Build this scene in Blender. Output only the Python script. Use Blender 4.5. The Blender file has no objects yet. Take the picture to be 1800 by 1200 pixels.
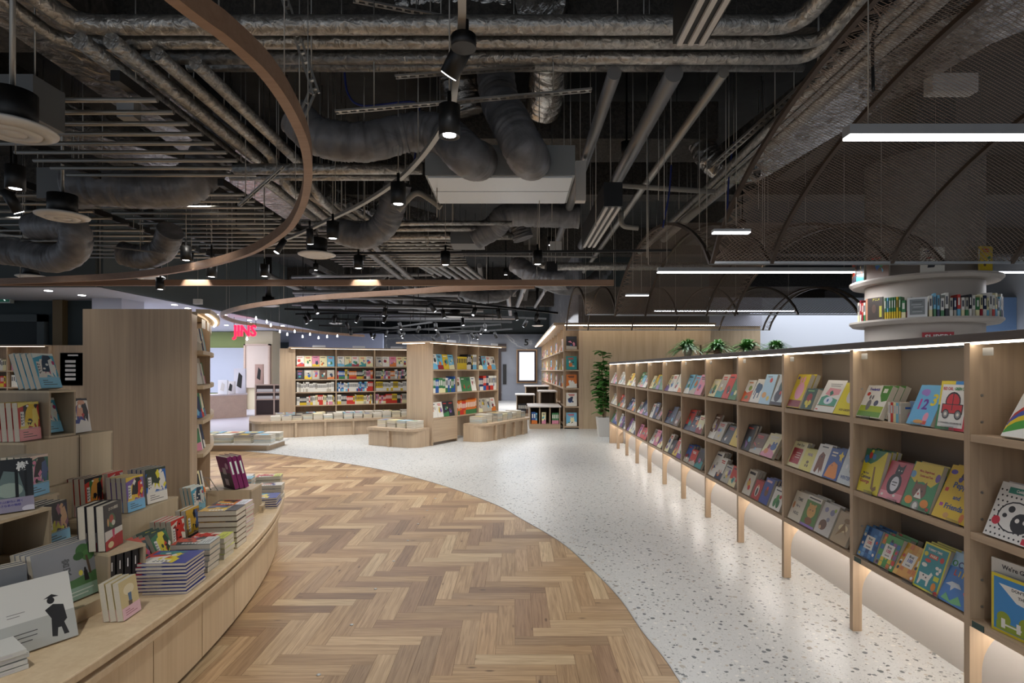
import bpy, math, random
from mathutils import Vector, Matrix
R = random.Random(11)
PI = math.pi
C = bpy.context.scene.collection
SC = bpy.context.scene
EYE = 1.45                     # eye height; horizon sits at pixel row 650

# ------------------------------------------------------------- camera, world, exposure
cam_d = bpy.data.cameras.new('camera'); cam = bpy.data.objects.new('camera', cam_d); C.objects.link(cam)
cam.location = (0, 0, EYE); cam.rotation_euler = (PI/2, 0, 0)
cam_d.sensor_width = 36; cam_d.lens = 20
cam_d.shift_x = -5/1800; cam_d.shift_y = 50/1800
cam_d.clip_start = 0.02; cam_d.clip_end = 200
SC.camera = cam
w = bpy.data.worlds.new('world'); SC.world = w; w.use_nodes = True
w.node_tree.nodes['Background'].inputs[0].default_value = (0.74, 0.85, 1.0, 1)
w.node_tree.nodes['Background'].inputs[1].default_value = 0.36
SC.view_settings.view_transform = 'Standard'; SC.view_settings.look = 'None'
SC.view_settings.gamma = 1; SC.view_settings.use_curve_mapping = False
SC.view_settings.exposure = 0.22
SC.cycles.max_bounces = 6; SC.cycles.diffuse_bounces = 4; SC.cycles.glossy_bounces = 2
SC.cycles.transmission_bounces = 4; SC.cycles.transparent_max_bounces = 6
SC.cycles.sample_clamp_indirect = 3.0; SC.cycles.caustics_reflective = False; SC.cycles.caustics_refractive = False

def lamp(name, kind, loc, power, col=(1, .95, .89), rot=(0, 0, 0), size=.1, size_y=None, spot=None, blend=.6):
    d = bpy.data.lights.new(name, kind); o = bpy.data.objects.new(name, d); C.objects.link(o)
    o.location = loc; o.rotation_euler = rot; d.energy = power; d.color = col
    if kind == 'AREA':
        d.shape = 'RECTANGLE' if size_y else 'DISK'; d.size = size
        if size_y: d.size_y = size_y
    if kind == 'SPOT':
        d.spot_size = spot or 1.2; d.spot_blend = blend; d.shadow_soft_size = size
    return o
# cool area lights added as fill, without fixtures: shops, hall, behind the camera
for (x, y, z, p, sx, sy) in [(-11.5, 16.5, 2.84, 330, 4, 7), (8.5, 13.5, 2.9, 130, 5, 4), (-2.5, -5.0, 3.0, 190, 6, 4), (-1.5, 20.5, 3.0, 420, 6, 9), (-3.0, 9.8, 3.05, 130, 6, 3)]:
    lamp('hall_fill_light', 'AREA', (x, y, z), p, (.93, .95, 1), size=sx, size_y=sy)

# ------------------------------------------------------------- pixel helpers
def P(x, y, Y): return Vector(((x-905)/1000*Y, Y, EYE+(650-y)/1000*Y))
def PZ(x, y, z):
    Y = (z-EYE)*1000/(650-y); return Vector(((x-905)/1000*Y, Y, z))
def lin(c): return c/12.92 if c <= .04045 else ((c+.055)/1.055)**2.4
def hexc(h):
    h = h.lstrip('#')
    return tuple(lin(int(h[i:i+2], 16)/255) for i in (0, 2, 4))

# ------------------------------------------------------------- materials
def newmat(name):
    m = bpy.data.materials.new(name); m.use_nodes = True
    nt = m.node_tree; b = nt.nodes['Principled BSDF']; return m, nt, b
def flat(name, h, rough=.5, metal=0, emit=0, spec=.5):
    m, nt, b = newmat(name); c = hexc(h)
    b.inputs['Base Color'].default_value = (*c, 1); b.inputs['Roughness'].default_value = rough; b.inputs['Metallic'].default_value = metal
    b.inputs['Specular IOR Level'].default_value = spec
    if emit: b.inputs['Emission Color'].default_value = (*c, 1); b.inputs['Emission Strength'].default_value = emit
    return m
def N(nt, t, **k):
    n = nt.nodes.new(t)
    for a, v in k.items(): setattr(n, a, v)
    return n
def wood(name, c1, c2, axis='z', scale=1.0, rough=.5, streak=40):
    m, nt, b = newmat(name); L = nt.links
    tc = N(nt, 'ShaderNodeTexCoord'); mp = N(nt, 'ShaderNodeMapping')
    s = {'x': (1.2, streak, streak), 'y': (streak, 1.2, streak), 'z': (streak, streak, 1.2)}[axis]
    mp.inputs['Scale'].default_value = [v*scale for v in s]
    L.new(tc.outputs['Object'], mp.inputs['Vector'])
    n1 = N(nt, 'ShaderNodeTexNoise'); n1.inputs['Scale'].default_value = 1; n1.inputs['Detail'].default_value = 4; n1.inputs['Distortion'].default_value = .4
    L.new(mp.outputs[0], n1.inputs['Vector'])
    mp2 = N(nt, 'ShaderNodeMapping'); s2 = {'x': (.15, 7, 7), 'y': (7, .15, 7), 'z': (7, 7, .15)}[axis]
    mp2.inputs['Scale'].default_value = s2; L.new(tc.outputs['Object'], mp2.inputs['Vector'])
    n2 = N(nt, 'ShaderNodeTexNoise'); n2.inputs['Scale'].default_value = 1; n2.inputs['Detail'].default_value = 1; L.new(mp2.outputs[0], n2.inputs['Vector'])
    mx = N(nt, 'ShaderNodeMath', operation='MULTIPLY_ADD'); mx.inputs[1].default_value = .6; L.new(n1.outputs[0], mx.inputs[0])
    m3 = N(nt, 'ShaderNodeMath', operation='MULTIPLY'); m3.inputs[1].default_value = .4; L.new(n2.outputs[0], m3.inputs[0]); L.new(m3.outputs[0], mx.inputs[2])
    r = N(nt, 'ShaderNodeValToRGB'); r.color_ramp.elements[0].position = .32; r.color_ramp.elements[1].position = .68
    r.color_ramp.elements[0].color = (*hexc(c1), 1); r.color_ramp.elements[1].color = (*hexc(c2), 1)
    L.new(mx.outputs[0], r.inputs[0]); L.new(r.outputs[0], b.inputs['Base Color']); b.inputs['Roughness'].default_value = rough
    return m
OAKZ = wood('oak_veneer_upright', '#a89179', '#c2aa8d', 'z')
OAKY = wood('oak_veneer_lengthwise', '#a89179', '#c2aa8d', 'y')
OAKX = wood('oak_veneer_crosswise', '#a89179', '#c2aa8d', 'x')
OAKL = wood('pale_oak_counter', '#c4ad8c', '#d6c2a2', 'z')
OAKW = wood('oak_wall_veneer', '#b09a7c', '#c6b092', 'z', streak=18)
OAKD = wood('smoked_brown_capping', '#3d332d', '#4a3f38', 'y', rough=.45)
RINGW = wood('ring_timber', '#8d6e57', '#9f816b', 'x', rough=.5)
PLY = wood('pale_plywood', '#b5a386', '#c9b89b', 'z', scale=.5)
PLY_SHADED = wood('plywood_shaded_side', '#988872', '#a8987f', 'z', scale=.5)  # darker copy of the plywood: shade of the crate sides painted in
CREAM = flat('cream_laminate', '#bdb7b0', .5)
BLACK = flat('black_metal', '#141414', .45)
DARKM = flat('dark_steel', '#3a3a3a', .45, .6)
DULLM = flat('dull_zinc', '#8b8b8c', .4, .55)
GALV = flat('galvanised_steel', '#a3a09a', .42, .75)
WHITEM = flat('white_metal', '#d8d6d2', .45)
ALU = flat('brushed_aluminium', '#b9bbbc', .38, .5)
PIPEW = flat('ivory_pipe', '#9b968c', .5)
BLUEC = flat('blue_cable', '#24337a', .5)
LEDW = flat('warm_led', '#fff3e2', .5, 0, 9)
LEDU = flat('under_shelf_led', '#fff9f3', .5, 0, 34)
LEDD = flat('dim_led', '#fff0dc', .5, 0, 3.5)
LEDC = flat('cool_led', '#f3f5ff', .5, 0, 6)
LEDS = flat('lamp_glow', '#ffffff', .5, 0, 14)
MESHM = flat('bronze_expanded_mesh', '#7d6c5f', .55, .1)
FRAMEM = flat('bronze_frame', '#54473d', .45, .5)
GREYW = flat('slate_wall_paint', '#4f5759', .8)
DARKW = flat('dark_green_door_paint', '#20282a', .7)
LAVW = flat('pale_lavender_paint', '#b9bccb', .8)
WHITEW = flat('white_paint', '#dcdde2', .8)
MILKW = flat('milk_wall_paint', '#cfd5e0', .8)
GREENW = flat('olive_green_paint', '#8d9a62', .8)
CREAMW = flat('cream_paint', '#d9ceb0', .8)
BLUEW = flat('grey_blue_paint', '#98a0b8', .8)
PINKO = wood('blushed_oak', '#c2a898', '#d0b8a6', 'x')
DBROWN = flat('dark_brown_lacquer', '#3b2a25', .4)
SCREEN = flat('lit_screen', '#dfe4f2', .4, 0, .9)
CLEAR = None
m, nt, b = newmat('clear_acrylic'); b.inputs['Transmission Weight'].default_value = .95; b.inputs['Roughness'].default_value = .05; b.inputs['IOR'].default_value = 1.15; b.inputs['Base Color'].default_value = (.95, .95, .95, 1); CLEAR = m
# printed paper: flat print colour held per face
m, nt, b = newmat('printed_cover'); a = N(nt, 'ShaderNodeAttribute', attribute_name='Col'); nt.links.new(a.outputs['Color'], b.inputs['Base Color']); b.inputs['Roughness'].default_value = .38; PRINT = m
m, nt, b = newmat('page_block')
tc = N(nt, 'ShaderNodeTexCoord'); wv = N(nt, 'ShaderNodeTexNoise'); wv.inputs['Scale'].default_value = 300; nt.links.new(tc.outputs['Object'], wv.inputs['Vector'])
r = N(nt, 'ShaderNodeValToRGB'); r.color_ramp.elements[0].color = (*hexc('#bdb5a4'), 1); r.color_ramp.elements[1].color = (*hexc('#cfc8b8'), 1)
nt.links.new(wv.outputs[0], r.inputs[0]); nt.links.new(r.outputs[0], b.inputs['Base Color']); b.inputs['Roughness'].default_value = .8; PAGES = m
# foil lagging / fabric duct: crinkled
def crinkle(name, c1, c2, rough, metal, scale, bump, stretch=(1, 1, 1)):
    m, nt, b = newmat(name); L = nt.links
    tc = N(nt, 'ShaderNodeTexCoord'); mp = N(nt, 'ShaderNodeMapping'); mp.inputs['Scale'].default_value = stretch; L.new(tc.outputs['Object'], mp.inputs[0])
    n = N(nt, 'ShaderNodeTexNoise'); n.inputs['Scale'].default_value = scale; n.inputs['Detail'].default_value = 5; n.inputs['Distortion'].default_value = .8; L.new(mp.outputs[0], n.inputs['Vector'])
    r = N(nt, 'ShaderNodeValToRGB'); r.color_ramp.elements[0].position = .35; r.color_ramp.elements[1].position = .7
    r.color_ramp.elements[0].color = (*hexc(c1), 1); r.color_ramp.elements[1].color = (*hexc(c2), 1)
    L.new(n.outputs[0], r.inputs[0]); L.new(r.outputs[0], b.inputs['Base Color'])
    bp = N(nt, 'ShaderNodeBump'); bp.inputs['Strength'].default_value = bump; bp.inputs['Distance'].default_value = .02; L.new(n.outputs[0], bp.inputs['Height']); L.new(bp.outputs[0], b.inputs['Normal'])
    b.inputs['Roughness'].default_value = rough; b.inputs['Metallic'].default_value = metal
    return m
FOIL = crinkle('foil_lagging', '#918e89', '#cac7c1', .30, .7, 22, .8)
FOILX = crinkle('crumpled_foil', '#7d7974', '#d0cbc4', .22, .85, 9, 1.0)
DUCT = crinkle('grey_duct_fabric', '#5e5e60', '#828285', .42, .1, 5, .8)
CONC = crinkle('dark_concrete', '#2b2c2d', '#3a3b3b', .9, 0, 3, .3)
FIRE = crinkle('sprayed_fireproofing', '#3a3835', '#524e49', .95, 0, 25, .8)
# terrazzo
m, nt, b = newmat('terrazzo'); L = nt.links
tc = N(nt, 'ShaderNodeTexCoord'); col = None
def chips(scale, thr, dark, prev):
    wn = N(nt, 'ShaderNodeTexNoise'); wn.inputs['Scale'].default_value = scale*1.7; L.new(tc.outputs['Object'], wn.inputs['Vector'])
    ad = N(nt, 'ShaderNodeMix', data_type='VECTOR'); ad.inputs[0].default_value = .02; L.new(tc.outputs['Object'], ad.inputs[4]); L.new(wn.outputs['Color'], ad.inputs[5])
    v = N(nt, 'ShaderNodeTexVoronoi'); v.inputs['Scale'].default_value = scale; L.new(ad.outputs[1], v.inputs['Vector'])
    wh = N(nt, 'ShaderNodeTexWhiteNoise', noise_dimensions='3D'); L.new(v.outputs['Color'], wh.inputs['Vector'])
    sz = N(nt, 'ShaderNodeMath', operation='MULTIPLY'); sz.inputs[1].default_value = thr; L.new(wh.outputs['Value'], sz.inputs[0])
    lt = N(nt, 'ShaderNodeMath', operation='LESS_THAN'); L.new(v.outputs['Distance'], lt.inputs[0]); L.new(sz.outputs[0], lt.inputs[1])
    rp = N(nt, 'ShaderNodeValToRGB'); rp.color_ramp.interpolation = 'CONSTANT'
    rp.color_ramp.elements[0].color = (*hexc(dark[0]), 1)
    rp.color_ramp.elements[1].position = .25; rp.color_ramp.elements[1].color = (*hexc(dark[1]), 1)
    for p_, c_ in zip((.5, .75), dark[2:]): e = rp.color_ramp.elements.new(p_); e.color = (*hexc(c_), 1)
    sp = N(nt, 'ShaderNodeSeparateColor'); L.new(v.outputs['Color'], sp.inputs[0]); L.new(sp.outputs[1], rp.inputs[0])
    mi = N(nt, 'ShaderNodeMix', data_type='RGBA'); L.new(lt.outputs[0], mi.inputs[0]); 
    if prev: L.new(prev, mi.inputs[6])
    else: mi.inputs[6].default_value = (*hexc('#c9cac8'), 1)
    L.new(rp.outputs[0], mi.inputs[7]); return mi.outputs[2]
c = chips(95, .42, ['#b5b6b4', '#a4a5a3', '#d8d8d4', '#8f908e'], None)
c = chips(38, .40, ['#5d6365', '#b4aca0', '#7b7f7e', '#dedcd6'], c)
c = chips(19, .27, ['#4a5052', '#8a8379', '#60666a', '#aaa49a'], c)
L.new(c, b.inputs['Base Color']); b.inputs['Roughness'].default_value = .33; TERR = m
# parquet: per-plank tone attribute plus grain along the plank
m, nt, b = newmat('oak_parquet'); L = nt.links
uv = N(nt, 'ShaderNodeUVMap'); mp = N(nt, 'ShaderNodeMapping'); mp.inputs['Scale'].default_value = (3, 70, 1); L.new(uv.outputs[0], mp.inputs[0])
n = N(nt, 'ShaderNodeTexNoise'); n.inputs['Scale'].default_value = 1; n.inputs['Detail'].default_value = 4; n.inputs['Distortion'].default_value = 1.2; L.new(mp.outputs[0], n.inputs['Vector'])
a = N(nt, 'ShaderNodeAttribute', attribute_name='Col')
r = N(nt, 'ShaderNodeValToRGB'); r.color_ramp.elements[0].position = .3; r.color_ramp.elements[1].position = .62
r.color_ramp.elements[0].color = (.55, .49, .43, 1); r.color_ramp.elements[1].color = (1, 1, 1, 1); L.new(n.outputs[0], r.inputs[0])
mi = N(nt, 'ShaderNodeMix', data_type='RGBA', blend_type='MULTIPLY'); mi.inputs[0].default_value = .85; L.new(a.outputs['Color'], mi.inputs[6]); L.new(r.outputs[0], mi.inputs[7])
mp2 = N(nt, 'ShaderNodeMapping'); mp2.inputs['Scale'].default_value = (3, 9, 1); L.new(uv.outputs[0], mp2.inputs[0])
v = N(nt, 'ShaderNodeTexVoronoi'); v.inputs['Scale'].default_value = 1; L.new(mp2.outputs[0], v.inputs['Vector'])
kr = N(nt, 'ShaderNodeValToRGB'); kr.color_ramp.elements[0].position = .035; kr.color_ramp.elements[0].color = (.16, .1, .07, 1); kr.color_ramp.elements[1].position = .09; kr.color_ramp.elements[1].color = (1, 1, 1, 1)
L.new(v.outputs['Distance'], kr.inputs[0])
mk = N(nt, 'ShaderNodeMix', data_type='RGBA', blend_type='MULTIPLY'); mk.inputs[0].default_value = .8; L.new(mi.outputs[2], mk.inputs[6]); L.new(kr.outputs[0], mk.inputs[7])
L.new(mk.outputs[2], b.inputs['Base Color']); b.inputs['Roughness'].default_value = .42; PARQ = m
# marble
m, nt, b = newmat('blue_grey_marble'); L = nt.links
tc = N(nt, 'ShaderNodeTexCoord'); n = N(nt, 'ShaderNodeTexNoise'); n.inputs['Scale'].default_value = .35; n.inputs['Detail'].default_value = 6; n.inputs['Distortion'].default_value = 2.2; L.new(tc.outputs['Object'], n.inputs['Vector'])
r = N(nt, 'ShaderNodeValToRGB'); cr = r.color_ramp; cr.elements[0].position = .3; cr.elements[0].color = (*hexc('#8c919c'), 1); cr.elements[1].position = .7; cr.elements[1].color = (*hexc('#a2a7b1'), 1)
for p_, h_ in ((.485, '#979ca7'), (.5, '#d3d5d6'), (.51, '#979ca7'), (.6, '#7f8590'), (.615, '#9ba0aa')): e = cr.elements.new(p_); e.color = (*hexc(h_), 1)
L.new(n.outputs[0], r.inputs[0]); L.new(r.outputs[0], b.inputs['Base Color']); b.inputs['Roughness'].default_value = .3; MARB = m
m, nt, b = newmat('leaf'); L = nt.links
tc = N(nt, 'ShaderNodeTexCoord'); n = N(nt, 'ShaderNodeTexNoise'); n.inputs['Scale'].default_value = 6; L.new(tc.outputs['Object'], n.inputs['Vector'])
r = N(nt, 'ShaderNodeValToRGB'); r.color_ramp.elements[0].color = (*hexc('#24582a'), 1); r.color_ramp.elements[1].color = (*hexc('#76b055'), 1); L.new(n.outputs[0], r.inputs[0]); L.new(r.outputs[0], b.inputs['Base Color']); b.inputs['Roughness'].default_value = .4; LEAF = m
STEM = flat('stem_bark', '#6b553c', .8)

# ------------------------------------------------------------- mesh builder
class MB:
    def __init__(s, M=None): s.v = []; s.f = []; s.c = []; s.m = []; s.s = []; s.mats = []; s.uv = []; s.M = M
    def mi(s, mat):
        if mat not in s.mats: s.mats.append(mat)
        return s.mats.index(mat)
    def face(s, pts, mat, col=None, smooth=False, uv=None):
        b = len(s.v)
        for p in pts:
            p = Vector(p)
            s.v.append(tuple(s.M @ p) if s.M else tuple(p))
        s.f.append(tuple(range(b, b+len(pts)))); s.c.append(col); s.m.append(s.mi(mat)); s.s.append(smooth); s.uv.append(uv)
    def grid(s, rings, mat, col=None, smooth=True, closed=True, cap=True):
        b = len(s.v); n = len(rings[0]); k = s.mi(mat)
        for r_ in rings:
            for p in r_: s.v.append(tuple(s.M @ Vector(p)) if s.M else tuple(p))
        for i in range(len(rings)-1):
            for j in range(n if closed else n-1):
                j2 = (j+1) % n
                s.f.append((b+i*n+j, b+i*n+j2, b+(i+1)*n+j2, b+(i+1)*n+j)); s.c.append(col); s.m.append(k); s.s.append(smooth); s.uv.append(None)
        if cap and closed:
            s.f.append(tuple(b+j for j in reversed(range(n)))); s.c.append(col); s.m.append(k); s.s.append(False); s.uv.append(None)
            e = b+(len(rings)-1)*n
            s.f.append(tuple(e+j for j in range(n))); s.c.append(col); s.m.append(k); s.s.append(False); s.uv.append(None)
        return s
    def box(s, x0, x1, y0, y1, z0, z1, mat, col=None):
        s.grid([[(x0, y0, z0), (x1, y0, z0), (x1, y1, z0), (x0, y1, z0)], [(x0, y0, z1), (x1, y0, z1), (x1, y1, z1), (x0, y1, z1)]], mat, col, smooth=False); return s
    def prism(s, poly, z0, z1, mat, col=None, ax='z', smooth=False):
        def pt(a, b_, z): return {'z': (a, b_, z), 'y': (a, z, b_), 'x': (z, a, b_)}[ax]
        s.grid([[pt(a, b_, z0) for a, b_ in poly], [pt(a, b_, z1) for a, b_ in poly]], mat, col, smooth=smooth); return s
    def cyl(s, p, r, z0, z1, mat, n=20, col=None, r2=None):
        r2 = r if r2 is None else r2
        s.grid([[(p[0]+r*math.cos(2*PI*i/n), p[1]+r*math.sin(2*PI*i/n), z0) for i in range(n)], [(p[0]+r2*math.cos(2*PI*i/n), p[1]+r2*math.sin(2*PI*i/n), z1) for i in range(n)]], mat, col); return s
    def lathe(s, p, prof, mat, n=24):
        s.grid([[(p[0]+r*math.cos(2*PI*i/n), p[1]+r*math.sin(2*PI*i/n), p[2]+z) for i in range(n)] for r, z in prof], mat); return s
    def tube(s, pts, r, mat, n=10, rf=None, prof=None, flatn=False, up=Vector((0, 0, 1))):
        pts = [Vector(p) for p in pts]; rings = []; x_old = None
        for i, p in enumerate(pts):
            a = pts[max(i-1, 0)]; b_ = pts[min(i+1, len(pts)-1)]; t = (b_-a).normalized()
            u = up if abs(t.dot(up)) < .95 else Vector((1, 0, 0))
            if x_old is None or flatn: x = t.cross(u).normalized()
            else:
                x = (x_old - t*x_old.dot(t)).normalized()
            x_old = x; y = x.cross(t).normalized()
            rr = rf(i/(len(pts)-1)) if rf else r
            if prof: rings.append([p+x*a_+y*b2 for a_, b2 in prof])
            else: rings.append([p+x*(rr*math.cos(2*PI*j/n))+y*(rr*math.sin(2*PI*j/n)) for j in range(n)])
        s.grid(rings, mat, smooth=not prof); return s
    def mesh(s, name):
        me = bpy.data.meshes.new(name); me.from_pydata(s.v, [], s.f)
        for mt in s.mats: me.materials.append(mt)
        me.polygons.foreach_set('material_index', s.m); me.polygons.foreach_set('use_smooth', s.s)
        if any(c is not None for c in s.c):
            at = me.color_attributes.new('Col', 'FLOAT_COLOR', 'CORNER'); arr = []
            for f, c in zip(s.f, s.c):
                c = c or (.8, .8, .8); arr.extend((*c[:3], 1)*len(f))
            at.data.foreach_set('color', arr)
        if any(u is not None for u in s.uv):
            ul = me.uv_layers.new(name='UVMap'); arr = []
            for f, u in zip(s.f, s.uv):
                for q in (u or [(0, 0)]*len(f)): arr.extend(q)
            ul.data.foreach_set('uv', arr)
        me.update(); return me
    def build(s, name, parent=None, sub=True, kind=None, bevel=0, **k):
        if parent is not None and sub and any(parent.location) :
            L0 = parent.location
            if parent.parent is not None: L0 = parent.location + parent.parent.location
            s.v = [(a-L0[0], b-L0[1], c-L0[2]) for a, b, c in s.v]
        elif parent is not None and sub and parent.parent is not None:
            L0 = parent.parent.location; s.v = [(a-L0[0], b-L0[1], c-L0[2]) for a, b, c in s.v]
        o = bpy.data.objects.new(name, s.mesh(name)); C.objects.link(o)
        if parent is not None: o.parent = parent
        if kind: o['kind'] = kind
        if bevel:
            bm_ = o.modifiers.new('bevel', 'BEVEL'); bm_.width = bevel; bm_.segments = 2; bm_.limit_method = 'ANGLE'
        if k: tag(o, **k)
        return o
def tag(o, label=None, cat=None, group=None, kind=None):
    if label:
        o['label'] = label
        if len(label.split()) > 16: print('LONG', label)
    if cat: o['category'] = cat
    if group: o['group'] = group
    if kind: o['kind'] = kind
    return o
def thing(name, label, cat, loc=(0, 0, 0), rotz=0, group=None):
    o = bpy.data.objects.new(name, None); C.objects.link(o); o.location = loc; o.rotation_euler = (0, 0, rotz); o.empty_display_size = .1
    return tag(o, label, cat, group)
def rect(a, b): return [(-a/2, -b/2), (a/2, -b/2), (a/2, b/2), (-a/2, b/2)]
def smooth(pts, n=8):
    pts = [Vector(p) for p in pts]; out = []
    for i in range(len(pts)-1):
        p0 = pts[max(i-1, 0)]; p1 = pts[i]; p2 = pts[i+1]; p3 = pts[min(i+2, len(pts)-1)]
        for k in range(n):
            t = k/n; out.append(.5*((2*p1)+(p2-p0)*t+(2*p0-5*p1+4*p2-p3)*t*t+(3*p1-p0-3*p2+p3)*t**3))
    return out+[pts[-1]]
ORD = 'first second third fourth fifth sixth seventh eighth ninth tenth eleventh twelfth thirteenth fourteenth fifteenth sixteenth seventeenth eighteenth nineteenth twentieth'.split()
def ordn(i):
    if i < 20: return ORD[i]
    tens = ['twenty', 'thirty', 'forty', 'fifty', 'sixty', 'seventy', 'eighty', 'ninety']; t, u = divmod(i+1, 10)
    return (tens[t-2]+'-'+ORD[u-1]) if u else tens[t-2][:-1]+'ieth'

# ------------------------------------------------------------- lettering
_tx = {}
def text_mesh(t):
    if t not in _tx:
        cu = bpy.data.curves.new('lettering', 'FONT'); cu.body = t; cu.size = 1; cu.align_x = 'CENTER'; cu.align_y = 'CENTER'; cu.resolution_u = 2; cu.offset = .022
        o = bpy.data.objects.new('lettering', cu); C.objects.link(o)
        dg = bpy.context.evaluated_depsgraph_get(); dg.update()
        me = bpy.data.meshes.new_from_object(o.evaluated_get(dg))
        _tx[t] = ([tuple(v.co) for v in me.vertices], [tuple(p.vertices) for p in me.polygons])
        bpy.data.objects.remove(o); bpy.data.curves.remove(cu); bpy.data.meshes.remove(me)
    return _tx[t]
def put_text(mb, t, cx, cy, size, mat, col=None, y=0, sx=1.0, rot=0, bold=0):
    vs, fs = text_mesh(t); ca, sa = math.cos(rot), math.sin(rot)
    for dx in ([0, bold] if bold else [0]):
        for f in fs:
            pts = []
            for i in f:
                a, b_ = vs[i][0]*sx+dx, vs[i][1]
                pts.append((cx+size*(a*ca-b_*sa), y-dx*.001, cy+size*(a*sa+b_*ca)))
            mb.face(pts, mat, col)

# ------------------------------------------------------------- books
def art_faces(mb, art, w, h, y0):
    k = 0; cl = lambda v_: min(1.0, max(0.0, v_))
    for a in art:
        k += .02 if (a[0] == 'e' and a[3] <= .021) else 1
        y = y0-.0002-.00004*k; c = hexc(a[-1])
        if a[0] == 'r': _, x, z, ww, hh, _c = a; mb.face([(w*(x-.5), y, h*z), (w*(x+ww-.5), y, h*z), (w*(x+ww-.5), y, h*(z+hh)), (w*(x-.5), y, h*(z+hh))], PRINT, c)
        elif a[0] == 'e': _, x, z, rx, rz, _c = a; mb.face([(w*(cl(x+rx*math.cos(q*PI/8))-.5), y, h*cl(z+rz*math.sin(q*PI/8))) for q in range(16)], PRINT, c)
        elif a[0] == 'p': mb.face([(w*(cl(x)-.5), y, h*cl(z)) for x, z in a[1]], PRINT, c)
        elif a[0] == 't': put_text(mb, a[1], w*(a[2]-.5), h*a[3], a[4]*h, PRINT, c, y, sx=a[5] if len(a) > 6 else 1, rot=a[6] if len(a) > 7 else 0, bold=.03)
_bk = {}
def book_mesh(key, w, h, t, base, art=(), spine=None, hard=False, right=False, band=None, single=False):
    if key in _bk: return _bk[key]
    o = .003 if hard else 0.0; c = .0025 if hard else .0012; B = hexc(base); S = hexc(spine or base)
    mb = MB(); sg = 1 if right else -1; hw = w/2
    xs = sorted((sg*hw, -sg*(hw)))
    mb.box(xs[0], xs[1], 0, c, 0, h, PRINT, B); mb.box(xs[0], xs[1], t-c, t, 0, h, PRINT, B)
    a, b_ = sorted((sg*hw, sg*(hw-c))); mb.box(a, b_, c, t-c, 0, h, PRINT, S)
    # spine title marks
    x_ = sg*hw+sg*.0003
    zlo, ta, tb_ = (.66, .42, .58) if 'blackset' in str(key) else (.45, .3, .7)
    mb.face([(x_, t*ta, h*zlo), (x_, t*tb_, h*zlo), (x_, t*tb_, h*.85), (x_, t*ta, h*.85)][::(1 if sg > 0 else -1)], PRINT, tuple(min(1, 1-q*.8) for q in S))
    art_faces(mb, art, w, h, 0)
    pg = MB(); xa, xb = sorted((sg*(hw-c)-sg*.0002, -sg*(hw-o)))
    pg.box(xa, xb, c+.0002, t-c-.0002, o, h-o, PAGES)
    bd = None
    if band:
        bd = MB(); hh, bc, ink = band; Bc = hexc(bc); e = .0007
        bd.box(-hw-e, hw+e, -e-.0016, -.0014, 0, h*hh, PRINT, Bc); bd.box(-hw-e, hw+e, t+.0003, t+.0009, 0, h*hh, PRINT, Bc); a_, b2_ = sorted((sg*(hw+.0005), sg*(hw+.0011))); bd.box(a_, b2_, -e, t+e, 0, h*hh, PRINT, Bc)
        for q in range(3): bd.face([(-hw*.7, -e-.0018, h*hh*(.3+.2*q)), (hw*.6-.02*q*w*10, -e-.0018, h*hh*(.3+.2*q)), (hw*.6-.02*q*w*10, -e-.0018, h*hh*(.36+.2*q)), (-hw*.7, -e-.0018, h*hh*(.36+.2*q))], PRINT, hexc(ink))
    if single:
        for f, mt in zip(pg.f, pg.m): mb.face([pg.v[i] for i in f], PAGES)
        _bk[key] = (mb.mesh('book'), None, None, w, h, t)
    else:
        _bk[key] = (mb.mesh('book'), pg.mesh('page_block'), bd.mesh('paper_band') if bd else None, w, h, t)
    return _bk[key]
def put_book(bk, M, label, cat='book', group=None, name='book'):
    o = bpy.data.objects.new(name, bk[0]); C.objects.link(o); o.matrix_world = M; tag(o, label, cat, group)
    for me, nm in ((bk[1], 'page_block'), (bk[2], 'paper_band')):
        if me: c_ = bpy.data.objects.new(nm, me); C.objects.link(c_); c_.parent = o
    return o
def lean_M(x, y, z, yaw, lean, t, i=0, gap=.0037):
    """book number i of a leaning stack; x,y,z = foot of the first front cover"""
    d = i*(t+gap)/math.cos(lean)
    px = x-math.sin(yaw)*d; py = y+math.cos(yaw)*d
    return Matrix.Translation((px, py, z+t*max(0, math.sin(lean))+.0008)) @ Matrix.Rotation(yaw, 4, 'Z') @ Matrix.Rotation(-lean, 4, 'X')
def flat_M(x, y, z, yaw, t):
    # lying on its back, front cover up; x,y = middle of the foot edge
    return Matrix.Translation((x, y, z+t)) @ Matrix.Rotation(yaw, 4, 'Z') @ Matrix.Rotation(-PI/2, 4, 'X')
CN = {'#d9b92e': 'yellow', '#c9392c': 'red', '#2c5aa0': 'blue', '#e6e2d8': 'white', '#3e7d4c': 'green', '#d8772e': 'orange', '#d98aa2': 'pink', '#6fb3d2': 'light blue', '#6b4a34': 'brown', '#2a2a30': 'black', '#7d5a9a': 'purple', '#b9b2a4': 'grey', '#e9dfae': 'cream', '#2c8f8f': 'teal', '#1f2c4f': 'navy', '#8f1f2c': 'crimson'}
INK = list(CN)
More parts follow.
